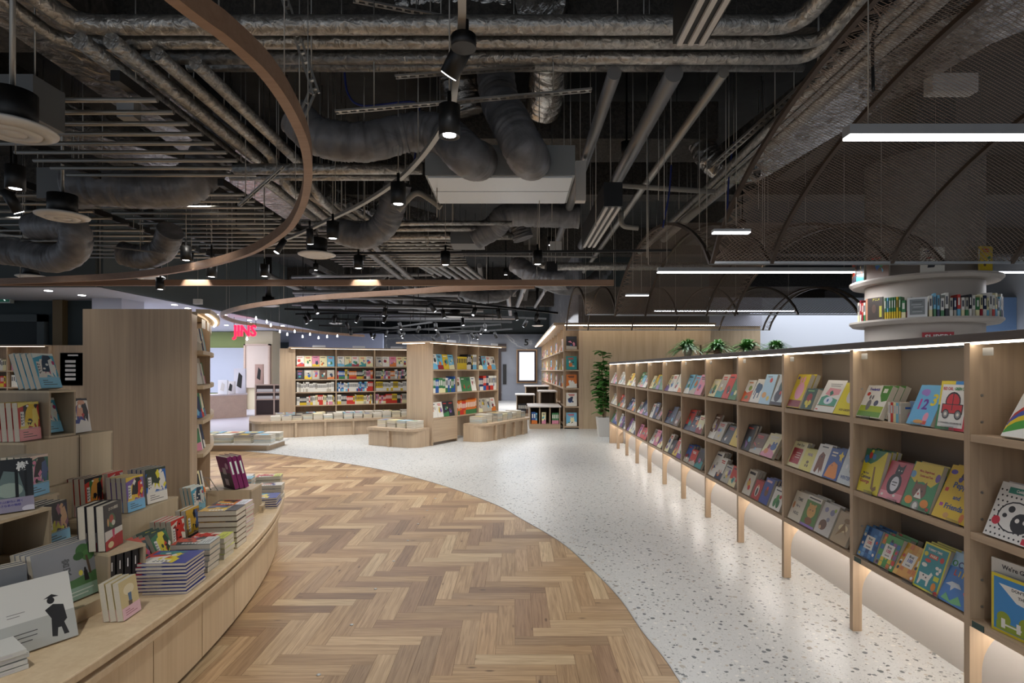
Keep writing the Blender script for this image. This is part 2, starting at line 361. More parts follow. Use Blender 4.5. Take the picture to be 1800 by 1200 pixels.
def rand_art(r, base, busy=3, title=True):
    art = []; cs = [c for c in INK if c != base]
    if r.random() < .5: art.append(('p', [(0, 0), (1, 0), (1, r.uniform(.15, .4)), (.6, r.uniform(.2, .45)), (0, r.uniform(.1, .35))], r.choice(cs)))
    for _ in range(busy):
        c = r.choice(cs); x, z = r.uniform(.25, .75), r.uniform(.22, .62); a = r.uniform(.08, .24); b_ = a*r.uniform(.6, 1.1)
        if r.random() < .6:
            art.append(('e', x, z, a, b_*.75, c))
            if r.random() < .6: art += [('e', x-a*.5, z+b_*.8, a*.3, b_*.35, c), ('e', x+a*.5, z+b_*.8, a*.3, b_*.35, c)]
        else: art.append(('p', [(min(.97, max(.03, x+a*math.cos(q))), min(.95, max(.04, z+b_*math.sin(q)))) for q in sorted(r.uniform(0, 6.28) for _ in range(5))], c))
    if title:
        c = r.choice(['#2a2a30', '#e6e2d8', '#c9392c', '#1f2c4f']); 
        if c == base: c = '#c9392c'
        x0 = r.uniform(.1, .2); art.append(('r', x0, .84, .8-x0-.1*r.random(), .055, c))
        if r.random() < .6: art.append(('r', x0+.08, .76, .5, .045, c))
    return art
TAGM = flat('paper_tag', '#8a8883', .7)
# ============================================================= FLOOR AND SHELL
def arc_pts(cx, cy, r_, a0, a1, n): return [(cx+r_*math.cos(a0+(a1-a0)*i/n), cy+r_*math.sin(a0+(a1-a0)*i/n)) for i in range(n+1)]
WOODEDGE = [(0.20, -3.0), (.62, -1.0), (.80, 1.2), (.77, 2.64), (.71, 3.15), (.667, 3.61), (.56, 4.14), (.384, 4.80), (.055, 5.56), (-.215, 6.14), (-.85, 7.07), (-1.63, 7.97), (-2.43, 8.68), (-3.3, 9.29), (-4.37, 9.93), (-5.6, 10.45), (-8, 11.1)]
edge = [p.to_2d() for p in smooth([(x, y, 0) for x, y in WOODEDGE], 6)]
tz = MB(); tz.box(-16, 13, -7, 32, -.2, -.012, WHITEM); tz.build('floor', kind='structure')
# terrazzo sheet: everything outside the parquet
mt = MB()
for i in range(len(edge)-1):
    a, b_ = edge[i], edge[i+1]
    mt.face([(a.x, a.y, .001), (13, a.y, .001), (13, b_.y, .001), (b_.x, b_.y, .001)], TERR)
mt.face([(-16, edge[-1].y, .001), (13, edge[-1].y, .001), (13, 32, .001), (-16, 32, .001)], TERR)
mt.face([(edge[0].x, -7, .001), (13, -7, .001), (13, edge[0].y, .001), (edge[0].x, edge[0].y, .001)], TERR)
mt.build('floor_terrazzo', kind='structure')
gj = MB()
for x in (-.95, .55): gj.face([(x, 9.9, .0016), (x+.006, 9.9, .0016), (x+.006, 26, .0016), (x, 26, .0016)], WHITEM)
gj.face([(.55, 5.2, .0016), (.556, 5.2, .0016), (.556, 9.9, .0016), (.55, 9.9, .0016)], WHITEM)
for y in (7.9, 10.4, 13.0, 15.6): gj.face([(-.5, y, .0016), (1.9, y, .0016), (1.9, y+.008, .0016), (-.5, y+.008, .0016)], WHITEM)
gj.build('floor_joint', kind='structure')
st = MB(); st.tube([(p.x, p.y, .002) for p in edge], 0, ALU, prof=rect(.008, .004), flatn=True); st.build('trim_1', kind='structure')
# herringbone parquet
pq = MB(); LL, WW = .50, .10; n6 = 6; tones = ['#b3946f', '#b99b77', '#a98a68', '#c5a984', '#b69872', '#a08163', '#bda07b', '#cbb28d', '#ae906c', '#a68a6a', '#8f7256']
rp = random.Random(5)
def plank(x, y, horiz):
    L_, W_ = (LL, WW) if horiz else (WW, LL); g = .0007
    if x > 1.1 or x+L_ < -7 or y > 11.2 or y+W_ < -.5: return
    # skip planks wholly in terrazzo
    yy = y
    c = hexc(rp.choice(tones)); f = rp.uniform(.93, 1.05); c = tuple(min(1, q*f) for q in c); ox, oy = rp.uniform(0, 90), rp.uniform(0, 90)
    p4 = [(x+g, y+g), (x+L_-g, y+g), (x+L_-g, y+W_-g), (x+g, y+W_-g)]
    uvs = [((a-x)+ox, (b_-y)+oy) for a, b_ in p4] if horiz else [((b_-y)+ox, (a-x)+oy) for a, b_ in p4]
    pq.face([(a, b_, 0) for a, b_ in p4], PARQ, c, uv=uvs)
for k in range(-80, 130):
    for m_ in range(-24, 16):
        # herringbone lattice: step (W,W) along the diagonal, period (2L) sideways
        ox = k*WW+m_*LL; oy = k*WW-m_*LL
        plank(ox, oy, True); plank(ox+LL, oy-LL+WW, False)
pq.box(-8, 1.15, -.6, 11.3, -.01, -.003, flat('parquet_gap', '#5a4330', .8), None)
pq.build('floor_parquet', kind='structure')
for i, (x, y) in enumerate([PZ(a, b_, 0.0).to_2d() for a, b_ in [(560, 1186), (618, 1098), (660, 1035), (692, 986), (717, 950), (735, 921), (751, 897), (765, 876), (776, 858), (695, 841), (610, 838), (531, 833)]]):
    s_ = MB(); s_.lathe((x, y, .0006), [(.011, 0), (.011, .002), (.006, .004), (.001, .0045)], ALU, 12); s_.build('floor_stud', label='small silver stud set in the parquet, %s along the dotted curve from the camera end' % ORD[i], cat='floor stud', group='silver studs in the parquet')

# shell
sh = MB(); sh.box(-16, 13, -7, 32, 4.7, 4.9, CONC); sh.build('ceiling', kind='structure')
for i, y in enumerate([1.2, 4.4, 8.6, 13.0, 18.0, 23.5]):
    b_ = MB(); b_.box(-16, 13, y, y+.35, 4.1, 4.7, FIRE); b_.build('ceiling_beam', kind='structure')
for i, x in enumerate([-5.6, .2, 3.9]):
    b_ = MB(); b_.box(x, x+.3, -6, 30, 4.3, 4.7, FIRE); b_.build('ceiling_beam', kind='structure')
def wall(name, x0, x1, y0, y1, z0, z1, mat): o = MB(); o.box(x0, x1, y0, y1, z0, z1, mat); return o.build(name, kind='structure')
wall('wall_back', -7.25, 1.7, 27, 27.2, 0, 3.15, MARB)
wall('wall_back_upper', -16, 13, 30, 30.2, 0, 4.7, GREYW)
wall('wall_elevator', -2.6, 1.7, 27.2, 27.5, 3.15, 4.7, GREYW)
wall('wall_oak', 1.68, 4.82, 14.0, 14.3, 0, 2.50, OAKW)
wall('wall_oak_upper', 1.72, 4.82, 14.1, 14.4, 2.56, 4.7, GREYW)
wall('wall_marble_side', 1.62, 1.72, 14.5, 27, 2.56, 4.7, MARB)
wall('wall_shelf_back', 1.58, 1.68, 14.31, 27, 0, 2.50, OAKZ)
wall('wall_oak_recess', 4.82, 6.3, 14.6, 14.8, 0, 2.57, OAKW)
wall('wall_recess_upper', 4.82, 6.3, 14.5, 14.8, 2.57, 3.3, LAVW)
wall('wall_right_back', 6.3, 13, 14.6, 14.8, 0, 3.3, MILKW)
wall('wall_right_daylit', 11.9, 12.79, 14.5, 14.59, 0, 3.3, flat('daylight_tinted_wall', '#8fb0dc', .8))  # blue piece before the wall; daylight falling there is put into its colour
wall('wall_right', 12.8, 13, -7, 32, 0, 4.7, WHITEW)
wall('wall_door', -16, -8.55, 11.9, 12.1, 0, 2.9, flat('slate_green_wall', '#3c4648', .8))
wall('wall_left_pier', -8.55, -7.95, 11.5, 12.2, 0, 2.9, LAVW)
pi = MB(); pi.box(-9.55, -9.35, 11.75, 11.899, 0, 2.9, flat('gold_brown_timber', '#6b5a3c', .6)); pi.build('trim_2', kind='structure')
d = MB(); d.box(-11.6, -9.9, 11.82, 11.899, 0, 2.45, DARKW); dd = d.build('door_1', kind='structure')
d = MB(); d.box(-11.75, -11.6, 11.78, 11.899, 0, 2.6, GREYW); d.box(-9.9, -9.75, 11.78, 11.899, 0, 2.6, GREYW); d.box(-11.75, -9.75, 11.78, 11.899, 2.45, 2.6, GREYW); d.build('door_frame', kind='structure')
# dropped white ceiling over the shop to the left, with its dark fascia
c_ = MB(); c_.box(-16, -7.25, 10, 30, 2.9, 2.96, flat('white_ceiling_paint', '#c6c8d2', .8)); c_.build('ceiling_shop', kind='structure')
c_ = MB(); c_.box(-7.3, -7.2, 9.95, 27, 2.9, 4.7, GREYW); c_.box(-16, -7.3, 9.9, 10, 2.9, 4.7, GREYW); c_.build('wall_fascia', kind='structure')
sh2 = MB(); sh2.face([(-16, 11.2, .003), (-6.9, 11.6, .003), (-5.9, 13.9, .003), (-6.3, 26.5, .003), (-16, 26.5, .003)], flat('white_vinyl_floor', '#d7d6e4', .3)); sh2.build('floor_vinyl', kind='structure')
wall('wall_shop_green', -12.2, -9.9, 21.4, 21.6, 0, 2.88, GREENW)
wall('wall_shop_cream', -9.9, -8.9, 20.9, 21.6, 0, 2.88, CREAMW)
wall('wall_shop_blue', -8.9, -5.2, 22.4, 22.6, 0, 2.88, BLUEW)
# lit white panel on the green wall
m_ = MB(); m_.box(-11.7, -10.15, 21.33, 21.39, .6, 2.28, flat('frosted_panel', '#b6bccb', .4)); m_.build('wall_panel', label='pale blue glass panel on the olive green shop wall', cat='wall panel')
t_ = thing('doorway_niche', 'lit cream niche with pale boards beside the green shop wall', 'niche', (-9.4, 20.85, 0))
m_ = MB(); m_.box(-9.85, -9.0, 20.8, 20.89, .8, 2.35, flat('pale_board', '#d6c6ba', .6)); m_.build('board', t_)
m_ = MB(); m_.box(-9.9, -9.84, 20.76, 20.89, 0, 2.4, PINKO); m_.box(-9.01, -8.95, 20.76, 20.89, 0, 2.4, PINKO); m_.box(-9.9, -8.95, 20.76, 20.89, 2.35, 2.4, PINKO); m_.build('surround', t_)

# small ceiling downlights of the left shop
k_ = 0
rr = random.Random(3)
for i, (px, py) in enumerate([(85, 510), (144, 518), (189, 535), (210, 528), (228, 541), (241, 540), (307, 535), (330, 541), (363, 546), (377, 555), (414, 553), (398, 571), (438, 566), (441, 552), (466, 562), (486, 577), (463, 572), (497, 572), (455, 582), (480, 590), (150, 533), (270, 545)]):
    p = PZ(px, py, 2.9)
    if p.x > -7.4: p.x = -7.5-rr.random()*.5
    if p.y > 26: continue
    t_ = thing('recessed_downlight', 'small round ceiling downlight, %s by distance, in the white shop ceiling' % ordn(i), 'downlight', (p.x, p.y, 2.9), group='downlights of the shop ceiling')
    m_ = MB(); m_.cyl(p, .075, 2.892, 2.9, WHITEM, 14); m_.build('rim', t_)
    m_ = MB(); m_.cyl(p, .06, 2.886, 2.8915, LEDS, 14); m_.build('lamp', t_)
# hanging bulbs near the sign
for i, (px, py) in enumerate([(434, 596), (450, 560), (469, 566), (476, 572), (492, 583), (505, 588), (518, 583), (532, 592), (545, 588), (560, 594), (575, 592), (593, 591)]):
    Y = 15+i*.35; p = P(px, py, Y)
    t_ = thing('pendant_bulb', 'bare glowing bulb on a thin wire, %s in the string behind the timber ring' % ordn(i), 'pendant', tuple(p), group='bare bulbs before the shop')
    m_ = MB(); m_.lathe(tuple(p), [(.004, -.03), (.02, -.02), (.026, 0), (.018, .02), (.008, .06)], LEDS, 10); m_.build('bulb', t_)
    m_ = MB(); m_.tube([p+Vector((0, 0, .06)), (p.x, p.y, 2.9 if p.x < -7.3 else 4.7)], .004, BLACK, 5); m_.build('wire', t_)
# red hanging sign (spelled in block letters)
p = P(430, 582, 15.6)
t_ = thing('shop_sign', 'red illuminated letters hanging over the white shop', 'sign', tuple(p))
sg = MB(); red = flat('red_sign_light', '#ff1638', .4, 0, 2.6)
vs, fs = text_mesh('JINS')
for f in fs:
    q = [(p.x+vs[i][0]*.42*.85, p.y, p.z+vs[i][1]*.42) for i in f]; sg.face(q, red); sg.face([(a, b_+.05, c) for a, b_, c in reversed(q)], red)
    for k in range(len(q)):
        a, b_ = q[k], q[(k+1) % len(q)]
        sg.face([a, (a[0], a[1]+.05, a[2]), (b_[0], b_[1]+.05, b_[2]), b_], red)
sg.build('letters', t_)
for dx in (-.3, .3): m_ = MB(); m_.tube([(p.x+dx, p.y+.02, p.z+.12), (p.x+dx, p.y+.02, 2.9)], .006, BLACK, 5); m_.build('hanger', t_)
# exit sign
p = P(4, 521, 11.7)
t_ = thing('exit_sign', 'green running-man exit sign above the dark door', 'sign', (p.x, 11.7, p.z))
m_ = MB(); m_.box(p.x-.17, p.x+.16, 11.70, 11.8, p.z-.13, p.z+.13, flat('exit_case', '#cfd8d2', .5)); m_.build('case', t_)
m_ = MB(); m_.box(p.x-.15, p.x+.14, 11.69, 11.699, p.z-.11, p.z+.11, flat('exit_green', '#1d5a48', .5, 0, .25)); m_.build('face', t_)
m_ = MB(); ex = flat('exit_white', '#e4f0ea', .5, 0, .6)
for q in ([(-.02, .07), (.02, .07), (.02, .1), (-.02, .1)], [(-.03, .0), (.03, .0), (.04, .06), (-.01, .06)], [(-.03, .0), (-.09, -.09), (-.06, -.1), (.0, 0)], [(.0, .0), (.05, -.09), (.08, -.09), (.03, 0)], [(.03, .05), (.08, .01), (.09, .03), (.04, .07)], [(-.01, .05), (-.08, .03), (-.08, .01), (-.01, .02)]):
    m_.face([(p.x+a, 11.688, p.z+c) for a, c in q], ex)
m_.build('pictogram', t_)
# far marble wall: number, framed screen, elevator door, call panel
nb = MB(); put_text(nb, '5', P(925, 602, 27).x, P(925, 602, 27).z, .42, BLACK, None, 26.97, bold=.05); nb.build('floor_number', label='black number 5 on the grey marble wall', cat='sign')
a = P(908, 673, 26.9); b2 = P(944, 614, 26.9)
t_ = thing('framed_screen', 'tall lit screen in a dark frame on the marble wall', 'screen', (a.x, 26.9, a.z))
m_ = MB(); m_.box(a.x, b2.x, 26.86, 27, a.z, b2.z, flat('brass_edge', '#b08a62', .4, .4)); m_.build('outer_frame', t_)
m_ = MB(); m_.box(a.x+.04, b2.x-.04, 26.83, 26.859, a.z+.04, b2.z-.04, DBROWN); m_.build('inner_frame', t_)
m_ = MB(); m_.box(a.x+.13, b2.x-.13, 26.81, 26.829, a.z+.13, b2.z-.13, SCREEN); m_.build('display', t_)
m_ = MB(); a = P(870, 703, 26.9); b2 = P(881, 604, 26.9); m_.box(a.x, b2.x, 26.9, 26.995, .0, b2.z, DBROWN); m_.box(b2.x-.02, b2.x+.24, 26.88, 26.995, b2.z-.36, b2.z, DBROWN); m_.build('elevator_surround', label='dark brown elevator surround on the marble wall', cat='elevator surround')
m_ = MB(); a = P(884, 675, 26.9); b2 = P(890, 640, 26.9); m_.box(a.x, b2.x, 26.94, 27, a.z, b2.z, BLACK); m_.build('call_panel', label='narrow black elevator call panel on the marble wall', cat='call panel')

# ============================================================= LONG WALL SHELF ON THE RIGHT
X0, XB = 1.875, 2.15; ZN = [2.36+.81*n for n in range(-2, 12)]; zt, zc = 1.556, 1.60
SH = [1.185, .785, .425]
sf = thing('picture_book_shelf', 'long low oak bookcase on slim legs along the terrazzo aisle', 'bookcase', (X0, ZN[2], 0))
Y0, Y1 = ZN[0], ZN[-1]
b_ = MB(); b_.box(X0-.005, XB+.32, Y0, Y1+.02, zt+.008, zc, OAKD); b_.build('top_board', sf, bevel=.003)
b_ = MB(); b_.box(X0+.004, X0+.022, Y0, Y1, zt-.001, zt+.007, LEDW); b_.build('light_strip', sf)
b_ = MB(); b_.box(XB, XB+.02, Y0, Y1+.02, .0, zt, CREAM); b_.build('lower_back_panel', sf)
b_ = MB(); b_.box(XB-.006, XB-.0005, Y0, Y1, .43, zt, flat('grey_brown_back', '#8b7f72', .7)); b_.build('back_panel', sf)
def arch_div(y, end=False):
    zb = SH[2]-.03; t = .03
    r_ = .185; leg = .05; poly = [(X0, 0.002), (X0+leg, 0.002), (X0+leg, zb-r_-.0)]
    for q in range(1, 10):
        a = PI-PI/2*q/9; poly.append((X0+leg+r_+r_*math.cos(a), zb-r_+r_*math.sin(a)))
    poly += [(XB-.007, zb), (XB-.007, zt+.006), (X0, zt+.006)]
    if end: poly = [(X0, .002), (XB-.007, .002), (XB-.007, zt+.006), (X0, zt+.006)]
    return MB().prism([(a, c) for a, c in poly], y-.015, y+.015, OAKZ, ax='y')
for n, y in enumerate(ZN): arch_div(y, n == len(ZN)-1).build('divider', sf)
for k, z in enumerate(SH):
    for n in range(len(ZN)-1):
        b_ = MB(); b_.box(X0+.002, XB-.007, ZN[n]+.0152, ZN[n+1]-.0152, z-.03, z, OAKY); b_.build('shelf_board', sf)
b_ = MB(); b_.box(X0+.115, X0+.128, Y0, Y1, SH[2]-.040, SH[2]-.031, LEDU); b_.build('under_light', sf)
for n in range(1, len(ZN)-1):
    y = ZN[n]-.055
    g = MB(); g.box(X0+.03, X0+.032, y-.04, y+.012, zt-.048, zt-.016, TAGM); g.build('price_tag', sf)
    g = MB(); g.box(X0+.0005, X0+.0018, y-.03, y+.03, SH[2]-.028, SH[2]-.002, flat('green_tag', '#23403a', .5)) if n < 4 else None
    if n < 4: g.build('section_tag', sf)
for n in (1, 2, 3):
    for z in SH:
        for q in (.05, .16):
            g = MB(M=Matrix.Translation((X0+.05, ZN[n]-.0152, z+q)) @ Matrix.Rotation(PI/2, 4, 'X')); g.cyl((0, 0), .006, 0, .002, GALV, 8); g.build('shelf_pin', sf)

# ---- cover designs
T = 'r'
def dsg(key, w, h, t, base, art, **k): return book_mesh(key, w, h, t, base, art, **k)
W_ = '#e6e2d8'
D = {}
D['fred'] = dsg('fred', .20, .185, .028, '#e8e6de', [('p', [(.62, 1), (1, 1), (1, .55), (.8, .5), (.66, .7)], '#4f8a3c'), ('r', .72, .78, .16, .13, '#e4e4da'), ('r', .02, .18, .96, .18, '#a8b83a'), ('r', .02, .02, .96, .16, '#6f9a48'), ('e', .34, .38, .09, .17, '#77777a'), ('e', .29, .62, .04, .07, '#77777a'), ('e', .4, .62, .04, .07, '#77777a'), ('e', .62, .45, .09, .09, '#5a5f78'), ('e', .17, .72, .07, .06, '#c9392c'), ('t', 'Frederick', .34, .87, .13, .9, '#3a3a9a')], spine='#e8e6de')
D['n123'] = dsg('n123', .16, .20, .02, '#6ab0dc', [('e', .3, .82, .18, .08, '#9a7ac9'), ('e', .38, .78, .1, .06, '#9a7ac9'), ('t', '1', .24, .5, .36, '#c03a94'), ('t', '2', .47, .5, .36, '#6a3a9a'), ('t', '3', .76, .62, .4, '#e3cf3a'), ('e', .68, .2, .1, .12, '#e79ab4'), ('r', .58, .02, .2, .09, '#d85a4a'), ('e', .45, .08, .2, .05, '#d9a05a')])
D['car'] = dsg('car', .165, .215, .02, '#e9e8e4', [('r', 0, .5, .07, .5, '#e3cf2e'), ('r', 0, .93, .5, .07, '#e3cf2e'), ('r', .5, .93, .5, .07, '#2a80c9'), ('r', .93, .5, .07, .5, '#2a80c9'), ('r', 0, 0, .07, .5, '#2c7a46'), ('r', 0, 0, .5, .055, '#2c7a46'), ('r', .5, 0, .5, .055, '#c4203a'), ('r', .93, 0, .07, .5, '#c4203a'), ('t', 'RED CAR,', .27, .84, .085, .72, '#c02a34'), ('t', 'GREEN CAR', .70, .84, .085, .66, '#2c8a4a'), ('e', .5, .58, .26, .2, '#18181c'), ('e', .5, .58, .22, .165, '#c8202c'), ('r', .14, .33, .72, .2, '#18181c'), ('r', .17, .345, .66, .17, '#c8202c'), ('r', .485, .4, .025, .35, '#18181c'), ('e', .3, .32, .12, .1, '#18181c'), ('e', .72, .32, .12, .1, '#18181c'), ('e', .3, .32, .09, .075, '#8a8a8a'), ('e', .72, .32, .09, .075, '#8a8a8a'), ('e', .3, .32, .045, .035, '#e6e2d8'), ('e', .72, .32, .045, .035, '#e6e2d8'), ('t', 'A CHANGING COLORS BOOK', .5, .14, .045, '#3a3a3a')])
D['cg'] = dsg('cg', .175, .235, .022, '#d9c92e', [('p', [(0, .72), (0, 1), (.95, 1), (.6, .76), (.35, .66)], '#3a7a5a'), ('e', .12, .76, .1, .1, '#3f7fb5'), ('e', .28, .86, .08, .08, '#c9392c'), ('e', .45, .84, .08, .07, '#3f7fb5'), ('e', .33, .96, .06, .04, '#d9c92e'), ('p', [(.55, .62), (.62, .62), (.72, .15), (.85, .2), (.88, .12), (.75, .06), (.62, .12)], '#8a6a3a'), ('t', 'My First', .25, .44, .06, '#3a2a5a'), ('t', 'Curious', .27, .35, .11, '#3a2a5a'), ('t', 'George', .27, .25, .11, '#a82a34')], spine='#d9c92e')
D['wolf'] = dsg('wolf', .165, .2, .028, '#c65f6a', [('r', 0, 0, 1, .2, '#e0909a'), ('r', .08, .06, .1, .06, '#e6e2d8'), ('r', .6, .1, .1, .06, '#e6e2d8'), ('e', .48, .42, .3, .28, '#1c1c22'), ('e', .5, .42, .17, .2, '#d9d9de'), ('p', [(.38, .95), (.35, .7), (.5, .62), (.68, .72), (.7, .98), (.6, .88), (.48, .88)], '#1c1c22'), ('e', .48, .78, .025, .02, '#e6e2d8'), ('e', .6, .78, .025, .02, '#e6e2d8'), ('r', .38, .45, .22, .025, '#2a2a30'), ('r', .4, .38, .18, .02, '#2a2a30')])
D['mimi'] = dsg('mimi', .185, .225, .022, '#3f8a5a', [('p', [(0, .66), (.04, 1), (1, 1), (1, .68), (.8, .52), (.5, .6), (.2, .55)], '#dcc23a'), ('e', .08, .72, .1, .08, '#6aa0c9'), ('e', .93, .74, .08, .09, '#6a4a9a'), ('e', .46, .38, .24, .17, '#7a5648'), ('p', [(.26, .62), (.24, .42), (.38, .5)], '#7a5648'), ('p', [(.64, .62), (.68, .42), (.52, .5)], '#7a5648'), ('p', [(.46, .46), (.34, .24), (.6, .24)], '#e6e2d8'), ('e', .46, .33, .035, .03, '#b0605a'), ('e', .37, .4, .02, .018, '#1c1c22'), ('e', .56, .4, .02, .018, '#1c1c22'), ('e', .2, .16, .14, .09, '#e08a2e'), ('e', .76, .16, .14, .09, '#e08a2e'), ('e', .48, .06, .14, .12, '#8a8a84'), ('e', .48, .06, .08, .09, '#d9d9d4'), ('t', 'Mimi, Gingerbread,', .52, .82, .068, .8, '#b8452e'), ('t', 'Cookie and Tom', .54, .72, .068, .8, '#b8452e'), ('r', .86, .03, .1, .07, '#c9392c')])
D['pep'] = dsg('pep', .19, .25, .02, '#dcb92a', [('e', .14, .87, .1, .045, '#5a4aa8'), ('e', .45, .82, .07, .07, '#3a3040'), ('e', .4, .75, .06, .05, '#4a3a8a'), ('t', 'Peppa', .5, .64, .15, '#2c4f8a'), ('t', 'and', .5, .42, .11, '#2c4f8a'), ('t', 'Friends', .52, .24, .14, '#2c4f8a'), ('r', .08, .5, .1, .07, '#c9392c'), ('r', .1, .22, .1, .06, '#b04aa0'), ('r', .78, .34, .12, .07, '#c94a8a'), ('e', .4, .08, .08, .05, '#c99a5a'), ('e', .85, .1, .06, .08, '#d8772e')])
def f100(key, base, cs, num, sub):
    art = []; q = random.Random(hash(num) % 97 if False else len(key)*7+ord(key[-1]))
    for i in range(5):
        for j in range(6):
            if q.random() < .75: art.append(('r', i*.2+.015, j*.165+.01, .17, .145, q.choice(cs)))
    for i in range(9): art.append(('e', q.choice([.12, .88, .9, .5]), q.uniform(.08, .92), .06, .05, q.choice(['#1c1c22', '#e6e2d8', '#c9392c', '#d9b92e'])))
    art += [('r', .24, .3, .5, .42, '#e6e2d8'), ('t', 'first', .49, .63, .12, '#2a2a30'), ('t', '100', .49, .51, .15, num), ('t', sub, .49, .38, .075, '#2a2a30')]
    return dsg(key, .14, .17, .03, base, art, spine=base)
D['f1'] = f100('f100a', '#2c6aa8', ['#2c6aa8', '#4a8ac4', '#1f4a80', '#6aa0d0'], '#c9392c', 'animals')
D['f2'] = f100('f100b', '#4a9a4a', ['#c9392c', '#4a9a4a', '#d9b92e', '#8a5a8a', '#2c6aa8', '#d8772e'], '#c02a5a', 'words')
D['f3'] = f100('f100c', '#d89a3a', ['#d89a3a', '#e0b04a', '#c9742e', '#d0a02e'], '#2c4fa0', 'trucks')
D['park'] = dsg('park', .155, .215, .022, '#d4cf3e', [('r', .05, .04, .9, .92, '#2c8c94'), ('t', 'TUMMY TIME', .45, .87, .07, '#e6e2d8'), ('r', .3, .7, .34, .09, '#c9392c'), ('t', 'PARK', .47, .745, .08, '#e9d9c0'), ('e', .16, .76, .08, .05, '#d9cf3a'), ('e', .8, .74, .08, .06, '#c9392c'), ('e', .3, .63, .12, .04, '#c9392c'), ('e', .22, .52, .11, .045, '#e6e2d8'), ('e', .72, .55, .07, .035, '#e6e2d8'), ('e', .84, .53, .05, .05, '#e6e2d8'), ('e', .78, .45, .06, .035, '#e6e2d8'), ('p', [(.12, .34), (.5, .34), (.56, .42), (.64, .38), (.56, .24), (.54, .1), (.48, .1), (.46, .2), (.26, .2), (.2, .08), (.14, .08), (.16, .22)], '#e6e2d8'), ('e', .3, .3, .03, .02, '#2a2a30'), ('e', .42, .27, .03, .02, '#2a2a30'), ('r', .7, .28, .2, .1, '#c9cf3a'), ('e', .78, .15, .09, .09, '#e08a2e'), ('e', .92, .04, .08, .05, '#d8332e')], spine='#2c6a5a')
D['ocean'] = dsg('ocean', .165, .225, .02, '#3a78c0', [('p', [(0, .7), (0, 1), (1, 1), (1, .8)], '#9ac0dc'), ('r', .5, .85, .45, .12, '#d9c05a'), ('t', 'O', .12, .77, .17, '#2c8a4a'), ('t', 'C', .31, .77, .17, '#1f2c6f'), ('t', 'E', .48, .77, .17, '#c9392c'), ('t', 'A', .65, .77, .17, '#c9392c'), ('t', 'N', .83, .77, .17, '#e6e2d8'), ('t', 'L', .25, .6, .16, '#c9392c'), ('t', 'I', .38, .6, .16, '#d9b92e'), ('t', 'F', .52, .6, .16, '#d9b92e'), ('t', 'E', .68, .6, .16, '#e6e2d8'), ('p', [(.08, .34), (.25, .42), (.5, .42), (.62, .34), (.4, .33), (.3, .24), (.26, .33)], '#c9d2da'), ('p', [(.7, .3), (.9, .45), (.86, .3), (.98, .2), (.8, .22)], '#d8507a'), ('p', [(.1, .05), (.2, .18), (.4, .06), (.6, .2), (.8, .06), (.5, .02)], '#6ab07a')], spine='#c9a93a')
D['frog'] = dsg('pinkb', .17, .24, .03, '#d9c23a', [('e', .55, .5, .3, .26, '#e0a0b8'), ('e', .4, .82, .08, .1, '#e0a0b8'), ('e', .62, .84, .08, .1, '#e0a0b8'), ('r', .02, .02, .96, .2, '#8a3a44'), ('r', .08, .85, .15, .08, '#5a4a9a')])
D['chomp'] = dsg('chomp', .13, .14, .035, '#24463a', [('e', .5, .55, .25, .22, '#8a1f24'), ('e', .35, .3, .14, .12, '#c9b92e'), ('e', .65, .32, .14, .12, '#c9b92e'), ('e', .5, .16, .12, .1, '#c9b92e'), ('r', .15, .86, .6, .06, '#6aa05a')], spine='#e6e2d8')
D['land'] = dsg('land', .21, .215, .018, '#e4e3de', [('p', [(.08, .2), (.08, .45), (.3, .52), (.95, .4), (.95, .2)], '#5aa08a'), ('p', [(.2, .55), (.3, .76), (.9, .72), (.9, .56), (.5, .5)], '#dfa0a8'), ('p', [(.4, .62), (.5, .68), (.62, .58), (.5, .5)], '#3a7a6a'), ('e', .5, .36, .22, .12, '#d8e2ee'), ('e', .48, .36, .05, .05, '#4a6aa8'), ('r', .04, .18, .92, .02, '#8a6a3a'), ('r', .25, .86, .6, .03, '#a8a8a8'), ('r', .3, .8, .5, .03, '#a8a8a8'), ('r', .05, .05, .12, .03, '#c9392c')])
D['hush'] = dsg('hush', .185, .20, .018, '#ddcf2e', [('e', .6, .6, .26, .24, '#d9d4cf'), ('e', .75, .5, .16, .12, '#7a6a5a'), ('t', 'HUSH GARDEN', .52, .14, .09, .85, '#6a4a2a')])
D['zoo'] = dsg('zoo', .17, .18, .02, '#e3dcae', [('t', 'Dear Zoo', .5, .88, .13, '#5a564a'), ('r', .12, .14, .72, .6, '#a82a34'), ('r', .42, .55, .34, .03, '#e6d8c8'), ('r', .42, .46, .34, .03, '#e6d8c8'), ('r', .42, .37, .34, .03, '#e6d8c8'), ('r', .2, .28, .2, .18, '#c9605a')])
D['hug'] = dsg('hug', .15, .15, .02, '#ddd472', [('t', 'HUG', .5, .74, .18, '#7a5a9a'), ('e', .5, .4, .1, .07, '#6a5236'), ('e', .42, .24, .05, .07, '#6a5236'), ('e', .58, .24, .05, .07, '#6a5236')])
D['fur'] = dsg('fur', .14, .20, .022, '#e6e4de', [('r', .25, .9, .5, .04, '#4a4a4a'), ('p', [(.2, .1), (.25, .6), (.45, .76), (.7, .68), (.82, .12), (.7, .2), (.65, .05), (.5, .25), (.35, .05)], '#7a4426'), ('e', .48, .6, .05, .03, '#1c1c22')])
